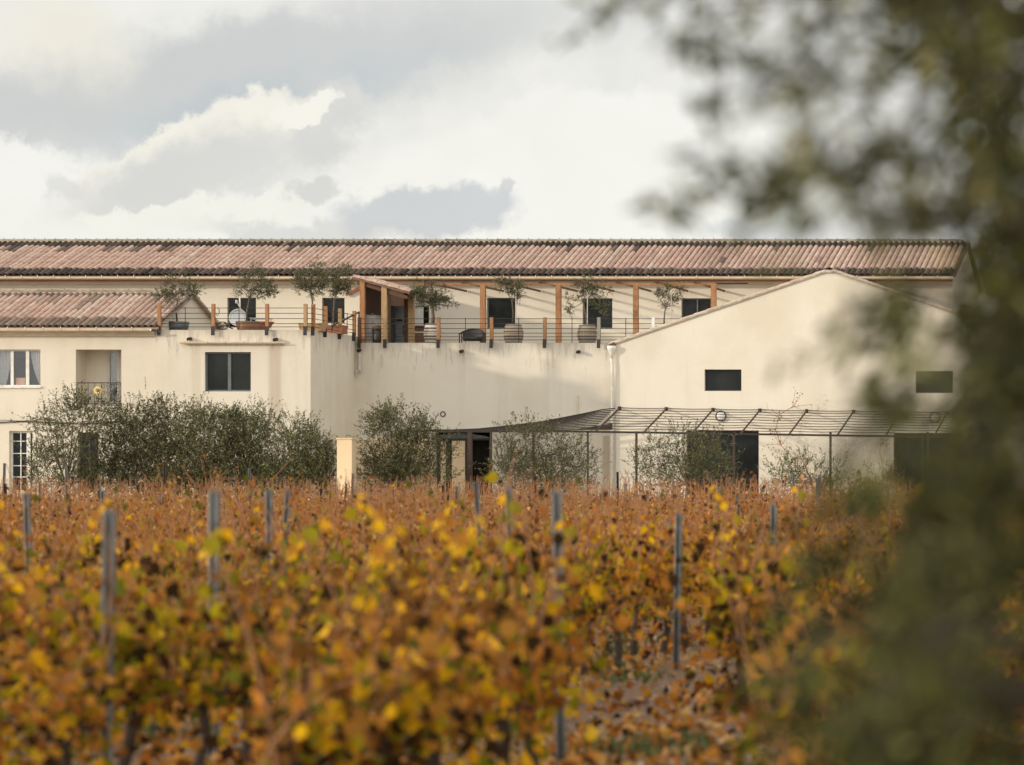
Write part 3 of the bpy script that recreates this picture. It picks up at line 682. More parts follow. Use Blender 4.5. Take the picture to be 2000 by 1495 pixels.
railing('terrace_railing', 'timber post and wire railing along the long terrace in front of the barrels', (XR + .3, YB, ZB), YB, ZB, ps,
        [(X(u, YB), YB - .06) for u in (910, 1014, 1118, 1223)], [.10, .21, .34, .50, .68, .85], .90, None, [[(XR + .12, YB - .06), (X(1330, YB), YB - .06)]])

# ------------------------------------------------------------ timber pergola on the terrace
YP = 118.3
tp = empty('timber_pergola', (X(1090, YP), YP, ZB), 'open orange timber pergola with tall posts along the rear terrace', 'pergola')
zbm = Z(555, YP)
for u in (943.5, 1091, 1242, 1394, 1545):
    x = X(u, YP); MB().box(x - .09, x + .09, YP - .09, YP + .09, ZB, zbm - .06).build('post', M['wood'], tp)
mb = MB(); mb.box(X(812, YP), X(1400, YP), YP - .05, YP + .05, zbm - .057, zbm + .02); mb.build('beam', M['wood'], tp)
for u in np.arange(830, 1400, 75.5):
    x = X(u, YP); mb = MB(); mb.box(x - .03, x + .03, YP - .35, 123.96, zbm + .023, zbm + .09); mb.build('rafter', M['wooddark'], tp)
mb = MB(); mb.tube([(X(1394, YP), YP, zbm + .02), (X(1459, YP), YP + .2, Z(553, YP))], .03, 6); mb.build('stub_rail', M['steel'], tp)

# ------------------------------------------------------------ lean-to kitchen hut
hut = empty('lean_to', (X(752, 118.4), 118.4, ZB), 'open timber lean-to shelter with sloping pink tiled roof on the terrace', 'shelter')
Yh0, Yh1 = 117.55, 121.3
FL, FR = Vector(P(688, 541, Yh0)), Vector(P(800, 571, Yh0)); 
Sv = FL - FR; 
tr = tile_roof(hut, FR + Vector((0, 0, 0)), (0, 1, 0), Sv, Yh1 - Yh0, Sv.length, seed=31, dark=(), ridge_dark=0, expo=.40, darkcol=(.2, .13, .1))
for (u, Yp_, m, w_, vt) in ((708.5, Yh0 + .12, 'wood', .17, 548), (751.5, Yh0 + .12, 'woodpale', .19, 561), (803.5, 118.6, 'woodpale', .19, 566), (794, 119.3, 'wooddark', .14, 569), (741, 121.2, 'wooddark', .16, 560)):
    x = X(u, Yp_); MB().box(x - w_ / 2, x + w_ / 2, Yp_ - w_ / 2, Yp_ + w_ / 2, ZB, Z(vt, Yp_)).build('post', M[m], hut)
mb = MB(); mb.bar(FL + Vector((.15, .12, -.19)), FR + Vector((-.1, .12, -.19)), .09, .12); mb.build('edge_beam', M['wooddark'], hut)
mb = MB(); mb.box(X(704, Yh0 + .2), X(704, Yh0 + .2) + .05, Yh0 + .22, 123.95, ZB, Z(549, 118)); mb.build('back_boarding', M['board'], hut)
mb = MB(); mb.tube([(X(715 + 4 * k, 119), 118.9, Z(613 + .4 * (k % 2), 119)) for k in range(5)], .012, 5); mb.build('string', M['white'], hut)
# things inside
def counter():
    o = empty('counter', P(726, 669, 118.4), 'white kitchen counter block inside the lean-to behind the front posts', 'counter')
    x0, x1 = X(716, 118.4), X(736, 118.4); MB().box(x0, x1, 118.2, 119.0, ZB, Z(618, 118.4)).build('cabinet', M['white'], o)
    MB().box(x0 - .03, x1 + .03, 118.16, 119.04, Z(618, 118.4) + .002, Z(616, 118.4)).build('worktop', M['offwhite'], o)
    mb = MB()
    for k in range(2): mb.box(x0 + .02 + k * .18, x0 + .17 + k * .18, 118.19, 118.198, ZB + .1, Z(624, 118.4))
    mb.build('door_panel', M['offwhite'], o)
counter()
def bin_():
    x, y = X(738.5, 117.9), 117.9; o = empty('waste_bin', (x, y, ZB), 'dark rounded bin standing between the two front posts of the lean-to', 'bin')
    MB().lathe(x, y, [(.14, ZB), (.18, ZB + .05), (.2, ZB + .5)], 16).build('body', M['black'], o, True)
    MB().lathe(x, y, [(.21, ZB + .503), (.2, ZB + .57), (.1, ZB + .64), (.03, ZB + .66)], 16).build('lid', M['board'], o, True)
bin_()
def fridge():
    o = empty('refrigerator', P(781, 669, 119.6), 'tall grey refrigerator at the back of the lean-to', 'refrigerator')
    Y = 119.6; x0, x1 = X(772, Y), X(791, Y); MB().box(x0, x1, Y, Y + .6, ZB, Z(598, Y)).build('cabinet', M['greybox'], o)
    MB().box(x0 + .02, x1 - .02, Y - .03, Y - .003, ZB + .1, Z(633, Y)).build('door', M['greybox'], o)
    MB().box(x0 + .02, x1 - .02, Y - .03, Y - .003, Z(631, Y), Z(600, Y)).build('door', M['greybox'], o)
    MB().box(x0 + .05, x1 - .08, Y - .035, Y - .031, Z(628, Y), Z(624, Y)).build('display', M['black'], o)
    MB().box(x1 - .06, x1 - .03, Y - .06, Y - .032, Z(655, Y), Z(636, Y)).build('handle', M['black'], o)
fridge()
mb = MB(); mb.box(X(765, 119.2), X(771, 119.2), 119.1, 119.3, ZB, Z(598, 119.2)); mb.box(X(762, 119.2), X(774, 119.2), 119.05, 119.35, ZB, ZB + .05)
tag(mb.build('smoker_pipe', M['black'], None, loc=P(768, 669, 119.2)), 'slim black upright column just left of the grey refrigerator', 'flue')
def table():
    Y = 119.8; o = empty('sideboard', P(820, 669, Y), 'brown wooden sideboard with white dish left of the palest barrel', 'sideboard')
    x0, x1 = X(808, Y), X(836, Y); MB().box(x0, x1, Y, Y + .5, ZB, Z(640, Y)).build('cabinet', M['barrelbrown'], o)
    MB().box(x0 - .04, x1 + .04, Y - .05, Y + .53, Z(640, Y) + .002, Z(637, Y)).build('top', M['wooddark'], o)
    MB().box(x0 + .04, x1 - .1, Y - .03, Y - .002, Z(651, Y), Z(648, Y)).build('drawer_pull', M['white'], o)
    MB().box(x0 + .05, x1 - .12, Y + .05, Y + .3, Z(637, Y) + .002, Z(634.5, Y)).build('tray', M['white'], o)
table()
# wicker chair
def chair():
    Y = 118.0; xc = X(923, Y); o = empty('wicker_armchair', (xc, Y, ZB), 'black wicker armchair with curved back on the terrace left of a timber post', 'chair')
    def rim(t, z, r=.40): return (xc + .02 - r * math.cos(t) * 1.1, Y - .2 + r * math.sin(t) * .8, ZB + z)
    top = lambda t: .34 + .20 * max(0, math.sin(t)) ** 1.5
    mb = MB(); mb.tube([rim(math.pi * i / 20, top(math.pi * i / 20)) for i in range(21)], .028, 7)
    ts = [math.pi * (.17 + .66 * i / 14) for i in range(15)]
    vs = [rim(t, top(t), .39) for t in ts] + [rim(t, .10, .36) for t in ts]; vs += [(x, y + .03, z) for x, y, z in vs]
    fs = [(i, i + 1, 16 + i, 15 + i) for i in range(14)] + [(30 + i, 45 + i, 46 + i, 31 + i) for i in range(14)]
    mb.add(vs, fs); mb.build('backrest', M['wicker'], o, True)
    MB().box(xc - .33, xc + .36, Y - .3, Y + .05, ZB + .18, ZB + .24).build('seat', M['wicker'], o)
    for sx in (-.4, .44):
        for sy in (-.26, .05): MB().tube([(xc + sx, Y + sy, ZB), (xc + sx, Y + sy, ZB + .38)], .022, 6).build('leg', M['wicker'], o)
chair()
# satellite dish
def dish():
    Y = 116.2; c = Vector(P(465, 621, Y)); o = empty('satellite_dish', (c.x, Y, ZA), 'white round satellite dish with feed arm on the left terrace', 'satellite dish')
    mb = MB(); prof = [(.001, 0), (.1, .006), (.2, .03), (.3, .075), (.31, .075), (.2, .04), (.1, .016), (.001, .01)]; mb.lathe(0, 0, prof, 28)
    rot = Matrix.Rotation(R(78), 3, 'X'); mb.v = [tuple(c + rot @ Vector(v)) for v in mb.v]; mb.build('reflector', M['dish'], o, True)
    mb = MB(); mb.tube([(c.x + .02, Y + .12, ZA), (c.x + .02, Y + .12, Z(580, Y))], .03, 8); mb.build('mast', M['white'], o)
    mb = MB(); mb.tube([c + Vector((.14, -.1, .28)), c + Vector((.02, -.2, .55))], .018, 6); mb.tube([c + Vector((.0, -.2, .5)), c + Vector((.02, -.22, .60))], .04, 8); mb.build('feed_arm', M['white'], o)
    mb = MB()
    mb.tube([c + Vector((-.2, -.05, -.22)), c + Vector((0, .02, -.3)), c + Vector((.15, 0, -.35))], .02, 6); mb.build('bracket', M['black'], o)
dish()
# red sloping basin on a stand
def basin():
    Y = 115.3; o = empty('brazier', P(515, 644, Y), 'rust red bowl shaped brazier right of the half barrel on the left terrace', 'brazier')
    x = X(514, Y); MB().lathe(x, Y, [(.14, ZA + .12), (.22, ZA + .2), (.34, ZA + .37), (.38, ZA + .42), (.36, ZA + .43), (.1, ZA + .3)], 22).build('bowl', M['terracotta'], o, True)
    for k in range(3):
        t = 2.1 * k + .5; MB().tube([(x + .14 * math.cos(t), Y + .14 * math.sin(t), ZA + .18), (x + .2 * math.cos(t), Y + .2 * math.sin(t), ZA)], .02, 6).build('leg', M['steel'], o)
basin()
def cooler():
    Y = 117.2; x0, x1 = X(487, Y), X(522, Y); o = empty('garden_table', P(505, 644, Y), 'small white garden table behind the satellite dish on the left terrace', 'table')
    MB().box(x0, x1, Y, Y + .6, ZA + .62, ZA + .66).build('tabletop', M['dish'], o)
    for xx in (x0 + .04, x1 - .04):
        for y_ in (Y + .05, Y + .55): MB().tube([(xx, y_, ZA), (xx, y_, ZA + .62)], .018, 6).build('leg', M['dish'], o)
cooler()
# old cart wheel and scrap next to the gable end
mb = MB(); Y = 114.6; c = Vector(P(434, 637, Y))
mb.tube([c + Vector((.2 * math.cos(t), .04 * math.sin(t), .14 * math.sin(t))) for t in np.linspace(0, 2 * math.pi, 17)], .018, 5)
for k in range(6): t = k * math.pi / 3; mb.tube([c, c + Vector((.2 * math.cos(t), .04 * math.sin(t), .14 * math.sin(t)))], .01, 4)
mb.tube([c + Vector((-.25, 0, -.1)), c + Vector((.1, 0, .02)), c + Vector((.38, 0, -.11))], .02, 5); mb.tube([c + Vector((.05, .05, .1)), c + Vector((.35, 0, -.1))], .02, 5)
tag(mb.build('metal_scrap', M['rust'], None, loc=(c.x, c.y, ZA)), 'tangle of rusty curved metal left of the satellite dish', 'scrap metal')
mb = MB(); mb.tube([P(424, 601, 112.4), P(428, 604, 112.4), P(428, 612, 112.4), P(424, 618, 112.4), P(422, 612, 112.4)], .014, 5)
tag(mb.build('cable_coil', M['black'], None, loc=P(424, 618, 112.4)), 'black cable loop hung on the second railing post', 'cable')
mb = MB(); mb.bar(P(649, 637, 114.5), P(701, 610, 117.4), .05, .05); mb.bar(P(649, 644, 114.5), P(649, 634, 114.5), .04, .04); mb.bar(P(701, 640, 117.4), P(701, 609, 117.4), .04, .04)
tag(mb.build('handrail', M['black'], None, loc=P(649, 644, 114.5)), 'dark sloping handrail beside the terrace steps', 'handrail')
mb = MB(); mb.bar(P(675, 576, 123.9), P(704, 562, 123.9), .08, .10)
tag(mb.build('wall_trim', M['terracotta'], None, loc=P(675, 576, 123.9)), 'thin pink sloping tile strip fixed on the rear wall beside the lean-to', 'trim')

# ------------------------------------------------------------ olive plants
def tree_from_blobs(o, trunk_pts, trunk_r, blobs, seed, n_twigs, leaf=(.055, .016), lean=(0, 0, .7), twig_len=.22, per=11, tip=.0, bark='bark', pal=OLIVE_PAL, w=OLIVE_W, upright=.6, clump=.55):
    """trunk, forking branches to clump centres, twigs and single leaves; blobs = (centre, radii)"""
    rng = np.random.default_rng(seed); mb = MB()
    tp_ = [Vector(p) for p in trunk_pts]; mb.tube(tp_, list(np.linspace(trunk_r, trunk_r * .6, len(tp_))), 7)
    tr = mb.build('trunk', M[bark], o, True)
    mb = MB(); top = tp_[-1]; vol = np.array([r[0] * r[1] * r[2] for _, r in blobs]); prob = vol ** .5; prob /= prob.sum()
    centers = []; pos = []; dirs = []
    for (c, r) in blobs:
        c = Vector(c); mid = top.lerp(c, .5) + Vector(rng.normal(size=3) * .07)
        mb.tube([top, mid, c], [trunk_r * .42, trunk_r * .28, trunk_r * .12], 5)
    ncl = max(6, int(n_twigs / 9)); cl = []
    for i in range(ncl):
        k = rng.choice(len(blobs), p=prob); c, r = blobs[k]; d = rng.normal(size=3); d /= np.linalg.norm(d)
        p = np.array(c) + d * np.array(r) * rng.uniform(.25, 1.0) ** .6; cl.append((p, k, min(r)))
        a = Vector(c); mb.tube([a, a.lerp(Vector(p), .55) + Vector(rng.normal(size=3) * .02), Vector(p)], [trunk_r * .12, trunk_r * .08, .003], 4, cap=False)
    for i in range(n_twigs):
        p, k, rm = cl[rng.integers(ncl)]; c, r = blobs[k]
        q = p + rng.normal(size=3) * rm * .32 * clump * 1.6
        out = (q - np.array(c)) / np.array(r); d = out * .7 + rng.normal(size=3) * .55 + np.array((0, 0, upright)); d /= np.linalg.norm(d)
        L = twig_len * rng.uniform(.5, 1.4); e = q + d * L
        mb.tube([Vector(q), Vector(e)], [.004, .002], 3, cap=False)
        t = rng.uniform(.05, 1.05, per)
        pos.append(q + d * (t[:, None] * L) + rng.normal(size=(per, 3)) * .008)
        dirs.append(d * .8 + rng.normal(size=(per, 3)) * .75)
    mb.build('branches', M[bark], tr)
    pos = np.concatenate(pos); dirs = np.concatenate(dirs); n = len(pos)
    ln = leaf[0] * rng.uniform(.7, 1.3, n); wd = leaf[1] * rng.uniform(.75, 1.25, n)
    V, Fc, C_ = leaves(pos, dirs, ln, wd, palette(rng, n, pal, w), rng, OLV_T, OLV_F)
    V = V - np.array(wloc(o))
    return obj_of('crown', np_mesh('crown', V, Fc, C_, M['leaf']), o)
def barrel(o, x, y, z, h, r, mat, half=False):
    if half: prof = [(r * .8, z), (r * .92, z + h * .4), (r, z + h), (r * .93, z + h), (r * .93, z + h * .9)]
    else: prof = [(r * .78, z)] + [(r * (.78 + .22 * math.sin(math.pi * t)), z + h * t) for t in (.12, .25, .4, .5, .6, .75, .88)] + [(r * .78, z + h), (r * .72, z + h), (r * .72, z + h * .95)]
    bd = MB().lathe(x, y, prof, 26).build('barrel', M[mat], o, True)
    mb = MB()
    for t in ((.12, .88) if half else (.06, .24, .38, .62, .78, .95)):
        rr = (r * (.8 + .2 * t)) if half else r * (.78 + .22 * math.sin(math.pi * t))
        mb.lathe(x, y, [(rr + .004, z + h * t - .02), (rr + .012, z + h * t), (rr + .004, z + h * t + .02)], 26)
    mb.build('hoops', M['hoop'], bd)
    MB().lathe(x, y, [(r * .70, z + h * .9), (r * .70, z + h * .955), (.01, z + h * .97)], 16).build('soil', M['soil'], o)
def potted(u, Y, zbase, pot, label, trunk, blobs, seed, tw, trunk_r=.035, stake=None, per=11):
    """blobs given as pixel centre and pixel radii at the planter's own depth"""
    x = X(u, Y); o = empty('potted_olive_tree', (x, Y, zbase), label, 'potted tree')
    kind, wpx, vtop, mat = pot; h = Z(vtop, Y) - zbase; r = wpx / 2 * Y / F
    if kind == 'barrel': barrel(o, x, Y, zbase, h, r, mat)
    elif kind == 'half': barrel(o, x, Y, zbase, h, r, mat, True)
    elif kind == 'box':
        mb = MB()
        for s_ in (-1, 1):
            mb.add([(x + s_ * (r - .03), Y - r, zbase), (x + s_ * r, Y - r, zbase), (x + s_ * (r + .05), Y - r - .04, zbase + h), (x + s_ * (r + .01), Y - r, zbase + h),
                    (x + s_ * (r - .03), Y + r, zbase), (x + s_ * r, Y + r, zbase), (x + s_ * (r + .05), Y + r + .04, zbase + h), (x + s_ * (r + .01), Y + r, zbase + h)],
                   [(0, 1, 2, 3), (7, 6, 5, 4), (0, 4, 5, 1), (1, 5, 6, 2), (2, 6, 7, 3), (3, 7, 4, 0)])
        for s_ in (-1, 1): mb.add([(x - r + .0, Y + s_ * r * .98, zbase), (x + r - .0, Y + s_ * r * .98, zbase), (x + r + .045, Y + s_ * (r + .03), zbase + h - .005), (x - r - .045, Y + s_ * (r + .03), zbase + h - .005)], [(0, 1, 2, 3)])
        mb.build('planter', M[mat], o); MB().box(x - r + .01, x + r - .01, Y - r + .02, Y + r - .02, zbase, zbase + h * .9).build('soil', M['soil'], o)
    tp_ = [(X(a, Y), Y + .02 * math.sin(i * 2), Z(b_, Y)) for i, (a, b_) in enumerate(trunk)]
    bl = []
    for (bu, bv, ru, rv) in blobs: k = Y / F; bl.append(((X(bu, Y), Y + random.Random(bu).uniform(-.12, .12), Z(bv, Y)), (ru * k * 1.1, max(ru, rv) * k * .85, rv * k * 1.1)))
    tree_from_blobs(o, tp_, trunk_r, bl, seed, int(tw * 1.75), leaf=(.06, .018), twig_len=.17, per=per, upright=.25)
    if stake: MB().tube([(X(stake[0], Y), Y - .08, zbase + h * .8), (X(stake[1], Y), Y - .08, Z(stake[2], Y))], .02, 6).build('stake', M['offwhite'], o)
potted(345, 113.6, ZA, ('half', 48, 629, 'zinc'), 'olive tree in a grey zinc tub beside the grey gable end', [(346, 630), (344, 612), (345, 598), (347, 588)],
       [(330, 562, 18, 15), (350, 552, 20, 13), (365, 566, 18, 13), (345, 572, 22, 12), (322, 575, 12, 9), (378, 560, 10, 8)], 41, 210)
potted(484, 113.3, ZA, ('half', 46, 628, 'barrelbrown'), 'leaning olive tree in a brown half barrel in front of the satellite dish', [(482, 628), (481, 610), (485, 596), (487, 583)],
       [(478, 556, 20, 16), (497, 535, 18, 14), (505, 555, 22, 16), (520, 566, 20, 11), (488, 572, 20, 9), (533, 572, 10, 7), (455, 553, 7, 4)], 42, 240)
potted(612, 113.1, ZA, ('box', 40, 632, 'woodpale'), 'taller olive tree in a pale wooden planter at the terrace corner', [(612, 632), (614, 612), (610, 590), (609, 575)],
       [(596, 550, 24, 18), (612, 530, 20, 16), (608, 562, 26, 13), (580, 555, 13, 12), (626, 548, 16, 16), (572, 562, 8, 7)], 43, 300)
potted(655, 115.2, ZA, ('box', 34, 636, 'terracotta'), 'round headed olive tree in a terracotta planter right of the corner tree', [(652, 636), (651, 610), (653, 590), (655, 577)],
       [(645, 550, 18, 18), (662, 535, 20, 15), (670, 555, 18, 15), (655, 563, 18, 10), (685, 560, 8, 9)], 44, 250)
potted(844.5, 117.9, ZB, ('barrel', 33, 633, 'barrelpale'), 'dense olive tree with thick trunk in the whitest barrel by the lean-to', [(845, 636), (846, 620), (845, 606), (846, 598)],
       [(830, 575, 24, 18), (853, 568, 22, 17), (862, 583, 18, 14), (842, 590, 24, 10), (815, 570, 12, 12), (878, 598, 8, 6), (845, 557, 16, 8)], 45, 330, .07)
potted(1003, 117.8, ZB, ('barrel', 38, 634, 'barrelgrey'), 'olive tree with one long left branch in an oak barrel beside a white stake', [(1001, 636), (1002, 612), (1001, 596), (1000, 586)],
       [(972, 545, 9, 9), (985, 556, 13, 9), (1002, 556, 13, 12), (1015, 568, 14, 11), (1028, 577, 10, 8), (1000, 572, 10, 8), (1016, 582, 9, 5)], 46, 160, .035, (1008, 1009, 568))
potted(1147, 117.8, ZB, ('barrel', 38, 635, 'barrelgrey'), 'wide crowned olive tree in an oak barrel in front of the dark rear window', [(1145, 636), (1144, 615), (1141, 600), (1140, 590)],
       [(1125, 562, 20, 13), (1145, 555, 20, 10), (1165, 572, 18, 14), (1180, 565, 11, 13), (1108, 585, 9, 10), (1112, 600, 6, 10), (1175, 600, 12, 12), (1148, 580, 12, 10)], 47, 230, .035, (1148, 1148.5, 572))
potted(1297, 118.2, ZB, ('barrel', 36, 637, 'barrelgrey'), 'small sparse olive tree whose pot is hidden behind the barn roof slope', [(1297, 640), (1297, 622), (1299, 606), (1300, 602)],
       [(1280, 572, 11, 8), (1298, 582, 16, 13), (1318, 590, 12, 9), (1325, 562, 7, 9), (1288, 598, 8, 9), (1305, 570, 10, 9)], 48, 120, .03, (1312, 1312, 572))

def bush(label, Y, blobs, seed, tw, base_u=None, cat='olive tree', stems=3, pal=OLIVE_PAL, w=OLIVE_W, per=13, leaf=(.078, .026), group=None):
    tn = random.Random(seed + 5); f_, g_ = tn.uniform(.8, 1.15), tn.uniform(-.01, .015); pal = [(c[0] * f_ + g_ * .5 + .004, c[1] * f_ * 1.0 + .006, c[2] * f_ * .82) for c in pal]; tdens = tn.uniform(.72, 1.0) * (.62 if seed >= 67 or seed == 61 else .95)
    k = Y / F; bu = base_u or sum(b_[0] for b_ in blobs) / len(blobs); g = gh(0, Y)
    o = empty('olive_tree', (X(bu, Y), Y, g), label, cat, group); rs = random.Random(seed); bl = []
    for (a, b_, ru, rv) in blobs: bl.append(((X(a, Y), Y + rs.uniform(-.35, .35), Z(b_, Y)), (ru * k, max(ru * .8, rv * .6) * k, rv * k)))
    us = [b_[0] - b_[2] for b_ in blobs] + [b_[0] + b_[2] for b_ in blobs]; ul, ur = min(us), max(us)
    for i in range(4):      # skirts of foliage down to the grass
        uu = ul + (ur - ul) * (i + .5) / 4 * .8 + (ur - ul) * .1; bl.append(((X(uu, Y), Y + rs.uniform(-.4, .4), g + rs.uniform(.45, .8)), ((ur - ul) * .16 * k, .5, .45)))
    zt = g + .6; xb = X(bu, Y); tw = int(tw * 2.2 * tdens)
    tree_from_blobs(o, [(xb, Y, g - .05), (xb + .05, Y, g + .5), (xb, Y + .03, zt)], .07, bl, seed, tw, leaf=leaf, twig_len=.42, per=per, upright=.85, clump=.85, pal=pal, w=w)
bush('tall feathery olive tree in front of the white glazed door at far left', 107.5, [(85, 815, 22, 28), (110, 850, 45, 45), (140, 800, 30, 30), (165, 830, 35, 38), (125, 890, 55, 35), (190, 800, 16, 22), (170, 790, 20, 15), (90, 900, 25, 30)], 61, 1050, 128)
bush('dark olive tree between the tall feathery tree and the annex', 108.5, [(235, 850, 38, 40), (280, 830, 38, 35), (255, 890, 60, 45), (305, 880, 45, 45), (325, 815, 25, 25), (215, 905, 30, 35)], 62, 1150, 265)
bush('olive tree with the highest peak below the sliding window', 108.2, [(400, 810, 22, 25), (380, 850, 40, 35), (345, 880, 40, 45), (420, 880, 45, 40), (420, 835, 30, 25), (375, 920, 60, 30)], 63, 1150, 385)
bush('rounded grey green olive tree below the right end of the half pipe', 108.6, [(480, 840, 32, 35), (455, 875, 35, 40), (510, 880, 45, 42), (490, 920, 50, 28), (530, 835, 25, 22), (445, 820, 14, 12)], 64, 1100, 490)
bush('low dark olive tree at the shaded corner left of the cream pillar', 108.3, [(570, 855, 30, 30), (600, 880, 32, 38), (560, 905, 40, 32), (625, 870, 14, 32), (640, 895, 12, 18), (605, 920, 35, 25)], 65, 900, 590)
bush('broad olive tree directly right of the cream pillar', 108.8, [(750, 835, 28, 30), (780, 870, 45, 45), (815, 845, 25, 32), (835, 825, 14, 22), (740, 900, 35, 35), (830, 900, 45, 38), (775, 920, 55, 28), (765, 815, 16, 14), (862, 870, 16, 22)], 66, 1250, 788)
bush('airy olive tree under the dark left end of the steel pergola', 108.4, [(1005, 865, 28, 28), (1040, 845, 32, 22), (1060, 890, 50, 35), (1010, 915, 35, 28), (1110, 875, 28, 30), (1135, 910, 30, 25), (1075, 925, 45, 20), (985, 905, 18, 28)], 67, 1000, 1070, per=11)
bush('sparse olive tree in front of the dark glazed doorway of the barn', 108.0, [(1285, 870, 25, 22), (1330, 860, 40, 22), (1300, 905, 40, 30), (1370, 890, 38, 35), (1345, 925, 50, 22), (1415, 915, 22, 22), (1260, 905, 20, 25), (1435, 925, 16, 10)], 68, 850, 1340, per=11)
bush('low thin olive tree before the bare barn wall between the doorways', 107.5, [(1530, 920, 28, 18), (1575, 905, 28, 16), (1620, 915, 32, 22), (1600, 940, 45, 22), (1645, 935, 16, 18), (1530, 945, 25, 14)], 69, 420, 1590, per=10)
bush('small scrubby olive sapling beside the second barn doorway', 107.0, [(1690, 945, 18, 14), (1712, 930, 12, 12), (1735, 935, 9, 12), (1735, 955, 14, 12), (1700, 965, 20, 10)], 70, 150, 1712, per=8)

# ------------------------------------------------------------ garden wall pieces
mb = MB(); mb.box(X(658, 107.4), X(687, 107.4), 107.4, 107.9, .6, Z(858, 107.4)); mb.box(X(658, 107.4) - .03, X(687, 107.4) + .03, 107.37, 107.93, Z(858, 107.4) + .002, Z(856, 107.4))
tag(mb.build('gate_pillar', M['pillar'], None, loc=P(672, 975, 107.6)), 'square sunlit cream pillar left of the broad olive tree', 'pillar')
mb = MB(); mb.box(X(693, 110.6), X(842, 110.6), 110.6, 110.85, .6, Z(861, 110.6)); mb.box(X(693, 110.6) - .02, X(842, 110.6) + .02, 110.57, 110.88, Z(861, 110.6) + .002, Z(859, 110.6))
tag(mb.build('garden_wall', M['pillar'], None, loc=P(767, 975, 110.7)), 'low cream garden wall behind the broad olive tree', 'wall')

# ------------------------------------------------------------ steel pergola
YK, YJ = 116.72, 112.9
sp_ = empty('steel_pergola', (X(1500, YJ), YJ, GZ), 'rusty steel pergola with parallel wires along the barn front', 'pergola')
zk = lambda u: Z(798 + (u - 1208) * .0145, YK); zj = lambda u: Z(843 + (u - 1110) * .0150, YJ)
NU = 9
for ub_ in [1209.6 + 91.4 * k for k in range(9)]:
    xk = X(ub_, YK); uj = xk * F / YJ + U0
    mb = MB(); mb.bar((xk, YK, zk(ub_)), (xk, YJ, zj(uj)), .04, .05); mb.box(xk - .05, xk + .05, YK - .02, YK + .06, zk(ub_) - .05, zk(ub_) + .07)
    mb.build('rafter', M['rust'], sp_)
mb = MB(); x0, x1 = X(1209.6, YK), X(1941, YK)
for k in range(NU):
    t = k / NU; y = YK + (YJ - YK) * t; a = x0 * F / y + U0; b_ = x1 * F / y + U0
    za = zk(1209.6) + (zj(1160) - zk(1209.6)) * t; zb = zk(1941) + (zj(1921) - zk(1941)) * t
    pts = [(x0 + (x1 - x0) * s_ / 32, y, za + (zb - za) * s_ / 32 + .03 - .02 * abs(math.sin(s_ / 4 * math.pi))) for s_ in range(33)]
    mb.tube(pts, .013, 5)
mb.build('wires', M['rust'], sp_)
mb = MB(); mb.bar((X(850, YJ), YJ, Z(843, YJ)), (X(1110, YJ), YJ, Z(843, YJ)), .06, .07); mb.bar((X(1110, YJ), YJ, Z(843, YJ)), (x1, YJ, zj(1921)), .06, .07); mb.build('front_beam', M['steel'], sp_)
for u, r_ in ((918, .07), (959, .035), (1042, .035), (1148, .03), (1243, .035), (1434, .03), (1622, .035), (1812, .035)):
    x = X(u, YJ); MB().box(x - r_, x + r_, YJ - r_, YJ + r_, GZ, Z(844, YJ)).build('post', M['rust'], sp_)
prof_ = [(840, 840), (885, 840), (935, 838), (975, 834), (1053, 825), (1106, 815), (1141, 808), (1176, 800.5), (1201, 798)]
ns = 12
for k in range(ns):
    t = k / ns; y = YK + (YJ - YK) * t; mb = MB(); pts = []
    for (u, v) in prof_:
        xk = X(u, YK); zz = Z(v, YK) * (1 - t) + (Z(843, YJ)) * t
        pts.append((xk + .0, y, zz))
    for a, b_ in zip(pts, pts[1:]): mb.bar(a, b_, .10, .035)
    mb.build('slat', M['steel'], sp_)
mb = MB(); a = [P(1118, 840, 114.5), P(1196, 840, 114.5), P(1196, 827, 114.5)]; mb.add(a + [(x, y + .03, z) for x, y, z in a], [(0, 1, 2), (5, 4, 3), (0, 2, 5, 3), (0, 3, 4, 1), (1, 4, 5, 2)])
mb.build('shade_cloth', M['black'], sp_)
# climbing creeper
def creeper(label, path, seed, Y, leafy=True, r=.012):
    rng = np.random.default_rng(seed); o = empty('climbing_vine', (X(path[0][0], Y), Y, GZ), label, 'creeper'); mb = MB()
    pts = [P(u, v, Y) for u, v in path]; mb.tube(pts, r, 5); ext = []
    for i in range(len(path) * 3 if leafy else 2):
        p = Vector(pts[rng.integers(1, len(pts))]); q = p + Vector((rng.normal() * .35, -.05, rng.uniform(-.1, .45))); e = q + Vector((rng.normal() * .3, 0, rng.uniform(-.25, .25)))
        mb.tube([p, q, e], [r * .6, r * .45, r * .3], 4); ext.append((p, q)); ext.append((q, e))
    mb.build('stem', M['cane'], o)
    n = 130 if leafy else 14; pos = []
    for i in range(n): a, b_ = ext[rng.integers(len(ext))]; pos.append(np.array(a.lerp(b_, rng.uniform())) + rng.normal(size=3) * .05)
    pos = np.array(pos); V, Fc, C_ = leaves(pos, rng.normal(size=(n, 3)), rng.uniform(.05, .09, n), rng.uniform(.04, .08, n), palette(rng, n, [(.42, .10, .07), (.35, .16, .08), (.3, .2, .09)], [3, 2, 1]), rng, VQ_T, VQ_F)
    obj_of('foliage', np_mesh('foliage', V - np.array(wloc(o)), Fc, C_, M['vineleaf']), o)
creeper('thin reddish creeper climbing the barn wall under the pergola wires', [(1560, 975), (1562, 930), (1550, 895), (1525, 870), (1515, 840), (1522, 810), (1548, 795)], 81, 116.4)
creeper('bare curved creeper stem hanging left of the second barn doorway', [(1722, 975), (1728, 930), (1718, 885), (1720, 868), (1735, 858)], 82, 116.4, False, .01)

